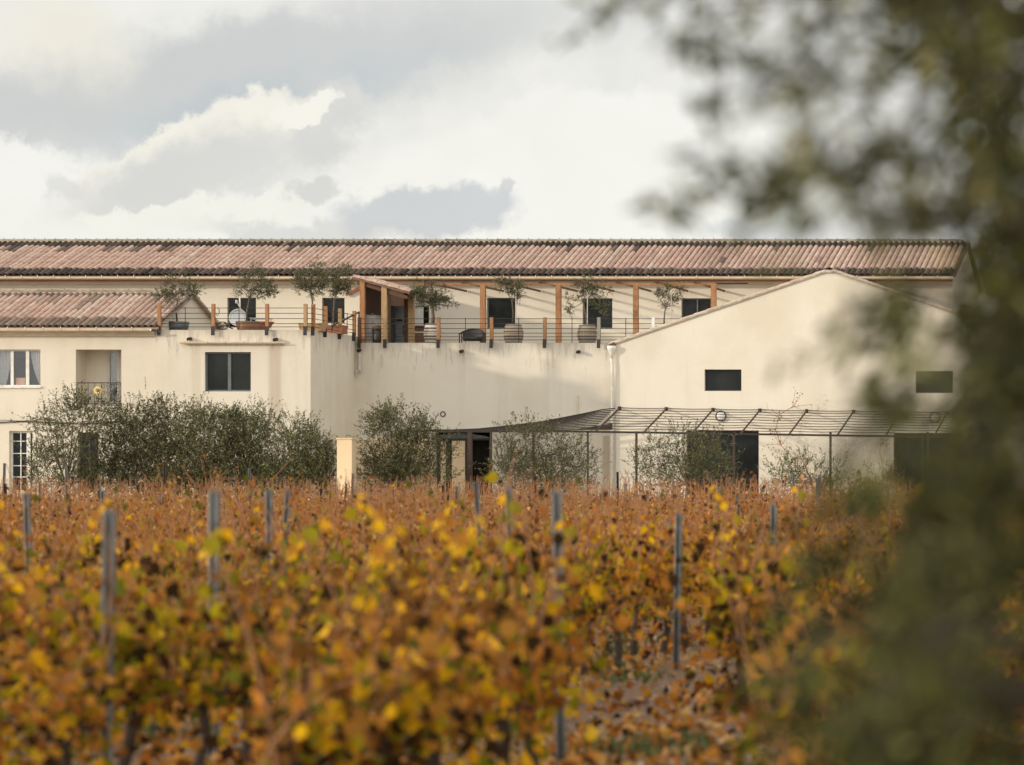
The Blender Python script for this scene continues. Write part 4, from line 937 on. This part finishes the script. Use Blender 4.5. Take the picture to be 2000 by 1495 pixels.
# ------------------------------------------------------------ vineyard
YPAL = [(.42, .29, .012), (.68, .38, .010), (.54, .25, .045), (.20, .085, .018), (.12, .13, .012), (.80, .50, .04), (.38, .15, .025), (.045, .024, .01), (.26, .21, .012)]
YW = [2.6, 1.9, 2.1, 2.9, 1.5, .5, 2.9, 2.9, 2.2]
BPAL = [(.42, .155, .025), (.56, .27, .065), (.22, .08, .02), (.52, .23, .02), (.05, .026, .014), (.62, .40, .16), (.32, .22, .02)]
BW = [3.2, 2.0, 2.8, 2.2, 3.0, .8, .6]
def vine_arrays(seed, pal, w, tmpl, fc, n_leaf=330, size=1.0, tall=3, slim=1.0):
    rng = np.random.default_rng(seed); ns = 14; shoots = []; pos = []; dirs = []
    for i in range(ns):
        y0 = rng.uniform(-.5, .5); lean = rng.normal(size=2) * np.array((.17, .14)); h = rng.uniform(.40, .80) if i >= tall else rng.uniform(.85, 1.2)
        base = np.array((rng.normal() * .03, y0, .55)); t = np.linspace(0, 1, 5)
        arch = rng.uniform(0, .35); side = rng.choice((-1, 1))
        pts = np.stack([base[0] + lean[0] * t + side * arch * t ** 2.5 * .8, base[1] + lean[1] * t, base[2] + h * t - arch * .35 * t ** 3], 1)
        shoots.append(pts)
    per = n_leaf // ns; counts = []
    for i, pts in enumerate(shoots):
        n = per if i >= tall else int(per * .55); counts.append(n); t = rng.uniform(0.0, 1.0, n) ** (1.0 if i >= tall else 1.5) * 3.999; k = t.astype(int); fr = (t - k)[:, None]
        p = pts[k] * (1 - fr) + pts[k + 1] * fr; spread = .10 if i >= tall else .04
        pos.append(p + rng.normal(size=(n, 3)) * np.array((spread, spread, .05)) - np.array((0, 0, .04)))
        d = rng.normal(size=(n, 3)) * (.62 if slim == 1 else .45); d[:, 2] -= .75; dirs.append(d)
    n = int(n_leaf * .12); pos.append(np.stack([rng.normal(size=n) * .19, rng.uniform(-.5, .5, n), rng.uniform(.22, .75, n)], 1)); d = rng.normal(size=(n, 3)); d[:, 2] -= .5; dirs.append(d)
    pos = np.concatenate(pos); dirs = np.concatenate(dirs); n = len(pos)
    ln = rng.uniform(.06, .115, n) * size; wd = ln * rng.uniform(.6, 1.0, n) * slim
    colr = palette(rng, n, pal, w, .22); lab = np.concatenate([np.full(c_, i) for i, c_ in enumerate(counts)] + [np.full(n - sum(counts), ns)])
    tone = palette(rng, ns + 1, pal, w, .1)[lab]; keep = rng.uniform(size=(n, 1)) < .58      # leaves of one shoot turn colour together
    colr = np.where(keep, tone * rng.uniform(.75, 1.25, (n, 1)), colr)
    V, Fc, C_ = leaves(pos, dirs, ln, wd, colr, rng, tmpl, fc)
    return shoots, V, Fc, C_
def vine_proto(seed, pal, w, n_leaf=330, size=1.0, tall=3, slim=1.0):
    shoots, V, Fc, C_ = vine_arrays(seed, pal, w, VIN_T, VIN_F, n_leaf, size, tall, slim)
    rs = random.Random(seed); mt = MB()
    pts = [(rs.uniform(-.03, .03), rs.uniform(-.04, .04), z) for z in (-.05, .15, .32, .46)]; mt.tube(pts + [(0, 0, .55)], [.045, .033, .03, .034, .045], 7)
    mt.tube([(0, 0, .53), (.01, .25, .58), (0, .5, .56)], [.034, .024, .014], 6); mt.tube([(0, 0, .53), (-.01, -.25, .58), (0, -.5, .56)], [.034, .024, .014], 6)
    mc = MB()
    for p in shoots: mc.tube([tuple(q) for q in p], [.009, .008, .006, .005, .003], 4, cap=False)
    t = mt.build('trunk', M['vinebark']); c = mc.build('canes', M['cane']); f = obj_of('foliage', np_mesh('foliage', V, Fc, C_, M['vineleaf']))
    return t, c, f
protos_y = [vine_proto(100 + i, YPAL, YW) for i in range(5)]
protos_m = [vine_proto(120 + i, [*YPAL, *BPAL], [*YW, *[x * 1.0 for x in BW]], 400, .85, 4, .72) for i in range(4)]
protos_b = [vine_proto(140 + i, BPAL, BW, 560, .72, 5, .5) for i in range(5)]
ROW = 2.1; rv = random.Random(77); sites = []
for k in range(-30, 0):
    xr = k * ROW - .1
    y = 13.6 + rv.uniform(0, 1)
    while y < 95.5:
        u = U0 + xr * F / y
        sites.append((y, xr + rv.uniform(-.06, .06), u)); y += 1.0 + rv.uniform(-.06, .06)
bare = [(1180, 20), (1420, 22)]
vis = []; off = []
for (y, x, u) in sites:
    if y < 34 and any(abs(u - bu) < 6450 / y * .55 and abs(y - by) < 1.2 for bu, by in bare): continue
    m_ = 6450 / y
    if -m_ * .7 < u < 2000 + m_ * .7: vis.append((y, x, u))
    elif -m_ * 6 < u < 2000 + m_ * 4: off.append((y, x, u))
vis.sort(); near, far = vis[:300], vis[300:] + off
first = {}
def place_vine(y, x, proto, label, group):
    root = bpy.data.objects.new('grapevine', None); COL.objects.link(root); root.location = (x, y, gh(x, y)); root.rotation_euler = (0, 0, rv.choice((0, math.pi)) + rv.uniform(-.15, .15))
    s_ = rv.uniform(.88, 1.12); root.scale = (s_, s_, s_ * rv.uniform(.92, 1.08)); root.empty_display_size = .2; tag(root, label, 'grapevine', group)
    for part in proto:
        if part.name not in first: first[part.name] = 1; c = part
        else: c = part.copy(); COL.objects.link(c)
        c.parent = root; c.location = (0, 0, 0)
for (y, x, u) in near:
    if y < 25: pr, lb, gr_ = rv.choice(protos_y), 'blurred foreground grapevine with golden yellow and green autumn leaves', 'yellow foreground grapevines'
    elif y < 36: pr, lb, gr_ = rv.choice(protos_m), 'grapevine in the middle of the field with mixed golden and brown leaves', 'mixed coloured grapevines in mid field'
    else: pr, lb, gr_ = rv.choice(protos_b), 'rust brown grapevine in the rows behind the golden ones', 'rust brown grapevines'
    place_vine(y, x, pr, lb, gr_)
for pr in protos_y + protos_m + protos_b:
    for part in pr:
        if part.name not in first: bpy.data.objects.remove(part)
base = [vine_arrays(200 + i, BPAL, BW, VQ_T, VQ_F, 560, .66, 5, .5)[1:] for i in range(6)]
Vs, Fs, Cs = [], [], []; offn = 0; rg = np.random.default_rng(9); ct = MB(); cc = MB()
for (y, x, u) in far:
    if y < 30: pass
    V, Fc, C_ = base[rg.integers(6)]; a = rg.uniform(-.15, .15) + rg.choice((0, math.pi)); ca, sa = math.cos(a), math.sin(a); s_ = rg.uniform(.88, 1.12)
    W_ = np.stack([V[:, 0] * ca - V[:, 1] * sa + x, V[:, 0] * sa + V[:, 1] * ca + y, V[:, 2] * s_ * rg.uniform(.9, 1.08) + gh(x, y)], 1)
    warm = 1 + .15 * max(0, (u - 1000) / 800) * (y > 55)
    Vs.append(W_); Fs.append(Fc + offn); Cs.append(np.clip(C_ * rg.uniform(.62, 1.15) * np.array((warm, 1, 1)), 0, 1)); offn += len(V)
    ct.tube([(x, y, gh(x, y) - .05), (x, y, gh(x, y) + .55)], [.04, .03], 5, (.05, .035, .025))
    for q in range(9): a0 = rg.uniform(-.45, .45); ct.tube([(x, y + a0, gh(x, y) + .5), (x + rg.normal() * .1, y + a0 + rg.normal() * .1, gh(x, y) + rg.uniform(1.1, 1.75))], [.009, .004], 3, (.30, .15, .08), cap=False)
far_o = obj_of('vineyard_rows', np_mesh('vineyard_rows', np.concatenate(Vs), np.concatenate(Fs), np.concatenate(Cs), M['vineleaf']))
tag(far_o, 'distant rows of rust brown autumn vines before the buildings', 'grapevines', None, 'stuff')
tag(ct.build('vineyard_stems', M['stone']), 'thin trunks and canes of the distant rust brown vines', 'vine stems', None, 'stuff')

# trellis stakes
def stake_mesh(h):
    mb = MB(); w, d, t = .026, .026, .004       # open C profile
    for (x0, x1, y0, y1) in ((-w, w, d - t, d), (-w, -w + t, -d, d - t), (w - t, w, -d, d - t), (-w + t, -w + .016, -d, -d + t), (w - .010, w - t, -d, -d + t)): mb.box(x0, x1, y0, y1, -.2, h)
    for k in range(int(h / .11)): mb.box(-w - .004, -w, -.006, .006, .15 + k * .11, .17 + k * .11); mb.box(w, w + .004, -.006, .006, .15 + k * .11, .17 + k * .11)
    return mb
stakes = [(215, 997, 15.5, -1, 'thickest grey vineyard stake at lower left among golden leaves'), (415, 960, 21, 0, 'tall grey vineyard stake left of the centre in the golden rows'),
          (50, 963, 32, 2, 'slim blue grey vineyard stake near the left edge'), (523, 958, 30, 1, 'grey stake topped by a yellow leaf right of the left centre stake'), (562, 958, 34, -4, 'slightly leaning dull stake beside the leaf topped one'),
          (929, 940, 33, 4, 'leaning grey stake before the dark glazed entrance'), (992, 950, 30, 2.5, 'second leaning grey stake just right of the one before the entrance'),
          (1087, 960, 20.5, 1, 'thick bright grey stake in the middle of the vineyard'), (1326, 1003, 30, -1, 'short blue grey stake with a pale leaf against it'),
          (1305, 1015, 36, 0, 'thin brownish stake touching the short blue grey one'), (1510, 985, 33, 0, 'single grey stake beside the blurred foreground branches'), (1805, 985, 34, 0, 'faint grey stake seen through the blurred foreground foliage')]
fars = [(9, 905, 78), (9, 945, 60), (78, 945, 70), (130, 912, 85), (133, 965, 62), (193, 948, 60), (201, 960, 55), (268, 948, 75), (310, 962, 64), (322, 903, 76), (463, 955, 80), (487, 915, 78), (627, 955, 75), (645, 962, 70), (676, 945, 80), (690, 925, 80),
        (865, 948, 70), (875, 965, 66), (893, 950, 58), (1035, 946, 72), (1046, 930, 74), (1068, 962, 78), (1103, 955, 62), (1173, 965, 62), (1206, 922, 76), (1221, 945, 72), (1315, 930, 80), (1353, 946, 78), (1387, 925, 72), (1404, 950, 74), (1440, 962, 50), (1487, 956, 74),
        (1562, 955, 52), (1550, 925, 78), (1600, 930, 80), (1597, 936, 74), (1697, 950, 78), (1735, 950, 70), (1660, 960, 62), (370, 950, 84), (560, 950, 86), (768, 955, 84), (1265, 958, 84)]
LAND = [(0, 60, 'the white glazed door'), (60, 212, 'the tall feathery olive tree'), (212, 330, 'the dark olive tree'), (330, 440, 'the peaked olive tree'), (440, 550, 'the rounded olive tree'), (550, 652, 'the low corner olive tree'),
        (652, 700, 'the cream pillar'), (700, 880, 'the broad olive tree'), (880, 960, 'the dark glazed entrance'), (960, 1160, 'the airy olive tree'), (1160, 1240, 'the white downpipe'), (1240, 1460, 'the sparse olive tree'), (1460, 1665, 'the thin low olive tree'), (1665, 2000, 'the second barn doorway')]
ORD = ['first', 'second', 'third', 'fourth', 'fifth', 'sixth', 'seventh', 'eighth', 'ninth']
def stake_label(u, v):
    a, b_, nm = next(l for l in LAND if l[0] <= u < l[1]); sib = sorted(q for q in fars if a <= q[0] < b_); i = sib.index(next(q for q in sib if q[0] == u and q[1] == v))
    return ('only' if len(sib) == 1 else ORD[i]) + ' slim distant stake from the left in front of ' + nm
allst = [(u, v, y, t, l, None) for u, v, y, t, l in stakes] + [(u, v, y, rv.uniform(-2.5, 2.5), stake_label(u, v), 'distant vineyard stakes') for u, v, y in fars]
for (u, v, y, tilt, lab, gr_) in allst:
    rows = [(abs((k * ROW - .1) * F / (u - U0) - y), k) for k in range(-30, 0)]; dmin, k = min(rows); yy_ = (k * ROW - .1) * F / (u - U0)
    if dmin > 6: yy_ = y
    if y < 40 and dmin > 2.0: yy_ = y
    x = X(u, yy_); g = gh(x, yy_); h = Z(v, yy_) - g
    o = stake_mesh(h).build('vineyard_stake', M['galv'] if (gr_ is None and 'brownish' not in lab) or rv.random() < .6 else M['rust'])
    o.location = (x - math.sin(R(-tilt)) * 0, yy_, g); o.rotation_euler = (rv.uniform(-.02, .02), R(0), rv.uniform(-.3, .3))
    o.rotation_euler.y = R(-tilt); o.location.x = x + math.sin(R(tilt)) * h
    tag(o, lab, 'vineyard stake', gr_)
# stones, fallen leaves, weeds
def scatter_stones():
    rg = np.random.default_rng(12); mb_v = []; mb_f = []; mb_c = []; off_ = 0
    ico = np.array([(0, 0, 1), (.9, 0, .3), (.28, .85, .3), (-.72, .53, .3), (-.72, -.53, .3), (.28, -.85, .3), (.72, .53, -.3), (-.28, .85, -.3), (-.9, 0, -.3), (-.28, -.85, -.3), (.72, -.53, -.3), (0, 0, -1)])
    fc = np.array([(0, 1, 2), (0, 2, 3), (0, 3, 4), (0, 4, 5), (0, 5, 1), (1, 6, 2), (2, 7, 3), (3, 8, 4), (4, 9, 5), (5, 10, 1), (6, 7, 2), (7, 8, 3), (8, 9, 4), (9, 10, 5), (10, 6, 1)])
    for i in range(3600):
        y = 15 + 32 * rg.uniform() ** 1.3; u = rg.uniform(-60, 2060); x = X(u, y); s_ = rg.uniform(.015, .055) * (1.7 if rg.uniform() < .06 else 1)
        v = ico * s_ * rg.uniform(.6, 1.2, (12, 1)) * np.array((1.2, 1, .65)); a = rg.uniform(0, 6.28); ca, sa = math.cos(a), math.sin(a)
        mb_v.append(np.stack([v[:, 0] * ca - v[:, 1] * sa + x, v[:, 0] * sa + v[:, 1] * ca + y, v[:, 2] + .06 * math.cos(x / 2.1 * 2 * math.pi) * 1 + .01], 1)); mb_f.append(fc + off_); off_ += 12
        c = np.array((.36, .25, .17)) * rg.uniform(.6, 1.3); mb_c.append(np.repeat(c[None], 12, 0))
    tag(obj_of('stones', np_mesh('stones', np.concatenate(mb_v), np.concatenate(mb_f), np.concatenate(mb_c), M['stone'])), 'pale stones scattered on the soil between the vines', 'stones', None, 'stuff')
    n = 15000; y = 15 + 35 * rg.uniform(size=n) ** 1.2; x = (rg.uniform(-60, 2060, n) - U0) * y / F
    pos = np.stack([x, y, .06 * np.cos(x / 2.1 * 2 * math.pi) + rg.uniform(.01, .06, n)], 1); d = rg.normal(size=(n, 3)); d[:, 2] *= .3
    V, Fc, C_ = leaves(pos, d, rg.uniform(.06, .11, n), rg.uniform(.05, .1, n), palette(rg, n, BPAL, [3, 3, 3, 1, 2, 2, .5]), rg, VQ_T, VQ_F)
    tag(obj_of('fallen_leaves', np_mesh('fallen_leaves', V, Fc, C_, M['vineleaf'])), 'dry brown leaves fallen on the vineyard soil', 'fallen leaves', None, 'stuff')
    pos = []; 
    for i in range(60):
        y = rg.uniform(16, 45); x = X(rg.uniform(-40, 2040), y); m_ = 60; pos.append(np.array((x, y, 0)) + np.stack([rg.normal(size=m_) * .16, rg.normal(size=m_) * .16, .03 + rg.uniform(0, .06, m_)], 1))
    pos = np.concatenate(pos); n = len(pos); d = rg.normal(size=(n, 3)) * .6; d[:, 2] = abs(d[:, 2]) + .8
    V, Fc, C_ = leaves(pos, d, rg.uniform(.06, .16, n), rg.uniform(.015, .035, n), palette(rg, n, [(.06, .09, .025), (.09, .11, .035), (.13, .12, .035)], [3, 2, 1]), rg, OLV_T, OLV_F)
    tag(obj_of('weeds', np_mesh('weeds', V, Fc, C_, M['leaf'])), 'low green weeds between the vine rows', 'weeds', None, 'stuff')
    n = 14000; y = rg.uniform(95, 104.5, n); x = rg.uniform(-46, -9, n); g = np.array([gh(0, q) for q in y])
    pos = np.stack([x, y, g], 1); d = rg.normal(size=(n, 3)) * .4; d[:, 2] = 1
    V, Fc, C_ = leaves(pos, d, rg.uniform(.15, .42, n), rg.uniform(.012, .03, n), palette(rg, n, [(.36, .24, .12), (.22, .18, .07), (.42, .30, .18), (.3, .12, .07)], [3, 2, 2, 1]), rg, OLV_T, OLV_F)
    tag(obj_of('dry_grass', np_mesh('dry_grass', V, Fc, C_, M['vineleaf'])), 'strip of dry straw coloured grass between vines and buildings', 'grass', None, 'stuff')
scatter_stones()

# ------------------------------------------------------------ foreground olive tree (out of focus)
def front_tree():
    rg = np.random.default_rng(301); o = empty('foreground_olive_tree', (.55, 6.6, 0), 'blurred olive tree close to the camera filling the right side', 'tree')
    mb = MB(); mb.tube([(.55, 6.6, -.1), (.5, 6.6, .7), (.42, 6.55, 1.5), (.45, 6.5, 2.3), (.4, 6.5, 3.4)], [.16, .12, .10, .08, .04], 12); tr = mb.build('trunk', M['bark'], o, True)
    br = MB(); pos = []; dirs = []
    def twig(path, Y0, Y1, n, spread=.018, r=.004):
        """leafy twig through points at its own depth"""
        pts = []
        for i, (u, v) in enumerate(path):
            y = Y0 + (Y1 - Y0) * i / max(1, len(path) - 1); pts.append(np.array(P(u, v, y)))
        br.tube([Vector(p) for p in pts], list(np.linspace(r, .0015, len(pts))), 5, cap=False)
        p0 = pts[0]; tp0 = Vector((.46, 6.5, min(max(p0[2] - .25, .6), 3.2)))
        if n > 25 or rg.uniform() < .25: br.tube([tp0, tp0.lerp(Vector(p0), .5) + Vector((0, 0, .04)), Vector(p0)], [.006, .004, .0025], 4)
        segs = np.array([np.linalg.norm(pts[i + 1] - pts[i]) for i in range(len(pts) - 1)]); pr = segs / segs.sum()
        for i in range(n):
            k = rg.choice(len(pr), p=pr); t = rg.uniform(); p = pts[k] * (1 - t) + pts[k + 1] * t; d = (pts[k + 1] - pts[k]); d = d / np.linalg.norm(d)
            pos.append(p + rg.normal(size=3) * spread * .5); dirs.append(d * .6 + rg.normal(size=3) * .6)
    def clump(u, v, r, y, n):
        c = np.array(P(u, v, y)); rr = r * y / F
        for i in range(n): pos.append(c + rg.normal(size=3) * rr * .5); dirs.append(rg.normal(size=3) * np.array((1, 1, 1.0)))
    # hanging outer twigs, upper left of the crown
    tw = [([(1900, -60), (1620, -20), (1400, 20), (1340, 70), (1320, 120)], 34), ([(1620, -20), (1480, -10), (1300, 0), (1190, 10)], 16), ([(1240, -20), (1150, 40), (1080, 105)], 7),
          ([(1400, 20), (1395, 120), (1390, 220)], 12), ([(1620, -20), (1590, 70), (1560, 130), (1580, 190)], 18), ([(1800, 20), (1720, 90), (1690, 160), (1690, 210)], 20), ([(1850, 90), (1720, 130), (1600, 170)], 14),
          ([(1850, 320), (1700, 320), (1560, 340), (1430, 340), (1370, 310)], 30), ([(1430, 340), (1350, 380), (1300, 410)], 12), ([(1560, 340), (1480, 370), (1410, 380)], 12), ([(1700, 320), (1640, 370), (1620, 410)], 10),
          ([(1900, 380), (1800, 420), (1700, 440)], 24), ([(1900, 240), (1780, 300), (1680, 300)], 18),
          ([(1920, 560), (1800, 570), (1700, 620), (1590, 700), (1510, 700)], 22), ([(1800, 570), (1740, 640), (1700, 740), (1730, 810)], 32), ([(1900, 620), (1800, 650), (1770, 740), (1800, 900)], 36),
          ([(1950, 850), (1850, 900), (1700, 960), (1600, 1010), (1520, 1060)], 46), ([(1900, 960), (1780, 1040), (1640, 1090), (1560, 1110)], 40), ([(1900, 1100), (1760, 1150), (1640, 1180), (1560, 1240)], 40),
          ([(1950, 1200), (1800, 1260), (1650, 1300), (1540, 1330)], 46), ([(1950, 1350), (1800, 1380), (1640, 1400), (1530, 1430)], 46), ([(1950, 1480), (1750, 1480), (1580, 1500)], 36), ([(1650, 1300), (1560, 1390), (1500, 1480)], 16)]
    for path, n in tw: y = rg.uniform(5.3, 6.6); twig(path, y + .5, y, int(n * (2.0 if path[0][1] < 500 else 1.9)), .03)
    for (u, v, r, n) in ((1345, 100, 35, 12), (1385, 210, 22, 7), (1570, 150, 40, 9), (1695, 180, 36, 12), (1300, 405, 34, 9), (1500, 350, 30, 7), (1700, 325, 40, 14), (1805, 430, 50, 22), (1680, 640, 45, 16), (1745, 610, 40, 14), (1710, 800, 35, 10), (1190, 10, 25, 6), (1620, 5, 50, 12)):
        clump(u, v, r, rg.uniform(5.2, 6.4), int(n * 1.6))
    for k in range(92):      # loose twigs in front of the barn end and against the sky
        u, v = (rg.uniform(1600, 1930), rg.uniform(500, 930)) if k < 34 else ((rg.uniform(1450, 1850), rg.uniform(20, 460)) if k < 62 else (rg.uniform(1500, 1950), rg.uniform(960, 1480)))
        if u < 1930 - (v - 480) * .0 - rg.uniform(0, 1) ** .6 * 330 and k < 34: continue
        y = rg.uniform(3.9, 5.4); twig([(u + 60, v - 45), (u, v), (u - 50, v + 60)], y, y - .1, 9, .03)
    # the dense body of the crown on the right
    for k in range(410):
        v = rg.uniform(-120, 1620); edge = np.interp(v, [-120, 0, 150, 300, 420, 520, 650, 800, 900, 1000, 1200, 1400, 1620], [1640, 1740, 1815, 1865, 1895, 1900, 1880, 1870, 1840, 1780, 1730, 1690, 1660])
        u = edge + abs(rg.normal()) * 170 + rg.uniform(-25, 60)
        if u > 2350: continue
        y = rg.uniform(5.2, 8.2); twig([(u + 60, v - 45), (u + 15, v), (u - 25 + rg.normal() * 25, v + 50 + rg.normal() * 30)], y, y - .1, 22, .03)
    for (a, c) in (((.45, 6.5, 2.4), P(1900, -60, 6.6)), ((.42, 6.55, 1.6), P(1930, 560, 6.6)), ((.45, 6.55, 2.0), P(1900, 320, 6.7)), ((.48, 6.6, 1.1), P(1950, 900, 6.5)), ((.5, 6.6, .8), P(1960, 1250, 6.5)), ((.42, 6.5, 2.8), P(2300, -200, 6.7))):
        a, c = Vector(a), Vector(c); br.tube([a, a.lerp(c, .5) + Vector((0, 0, .12)), c], [.035, .022, .010], 7)
    # the rest of the crown, outside the picture, that shades what is in it
    n0 = len(pos)
    for k in range(330):
        c = np.array((rg.uniform(-.45, 2.0), rg.uniform(5.0, 8.2), rg.uniform(1.1, 4.6))); 
        if U0 + c[0] * F / c[1] < 1900 and 925 - (c[2] - 1.8) * F / c[1] > -150: continue
        for i in range(14): pos.append(c + rg.normal(size=3) * .11); dirs.append(rg.normal(size=3))
    br.build('branches', M['frontbark'], tr)
    p_, d_ = np.array(pos), np.array(dirs); n = len(p_)
    V, Fc, C_ = leaves(p_, d_, rg.uniform(.045, .075, n), rg.uniform(.012, .02, n), palette(rg, n, [(.056, .062, .015), (.030, .032, .010), (.105, .108, .026), (.17, .165, .045), (.40, .37, .13)], [4.0, 4.2, 2.2, 1.1, .35]), rg, OLV_T, OLV_F)  # palest tone paints a few leaves as if catching the sun
    obj_of('crown', np_mesh('crown', V - np.array(wloc(o)), Fc, C_, M['frontleaf']), o)
front_tree()
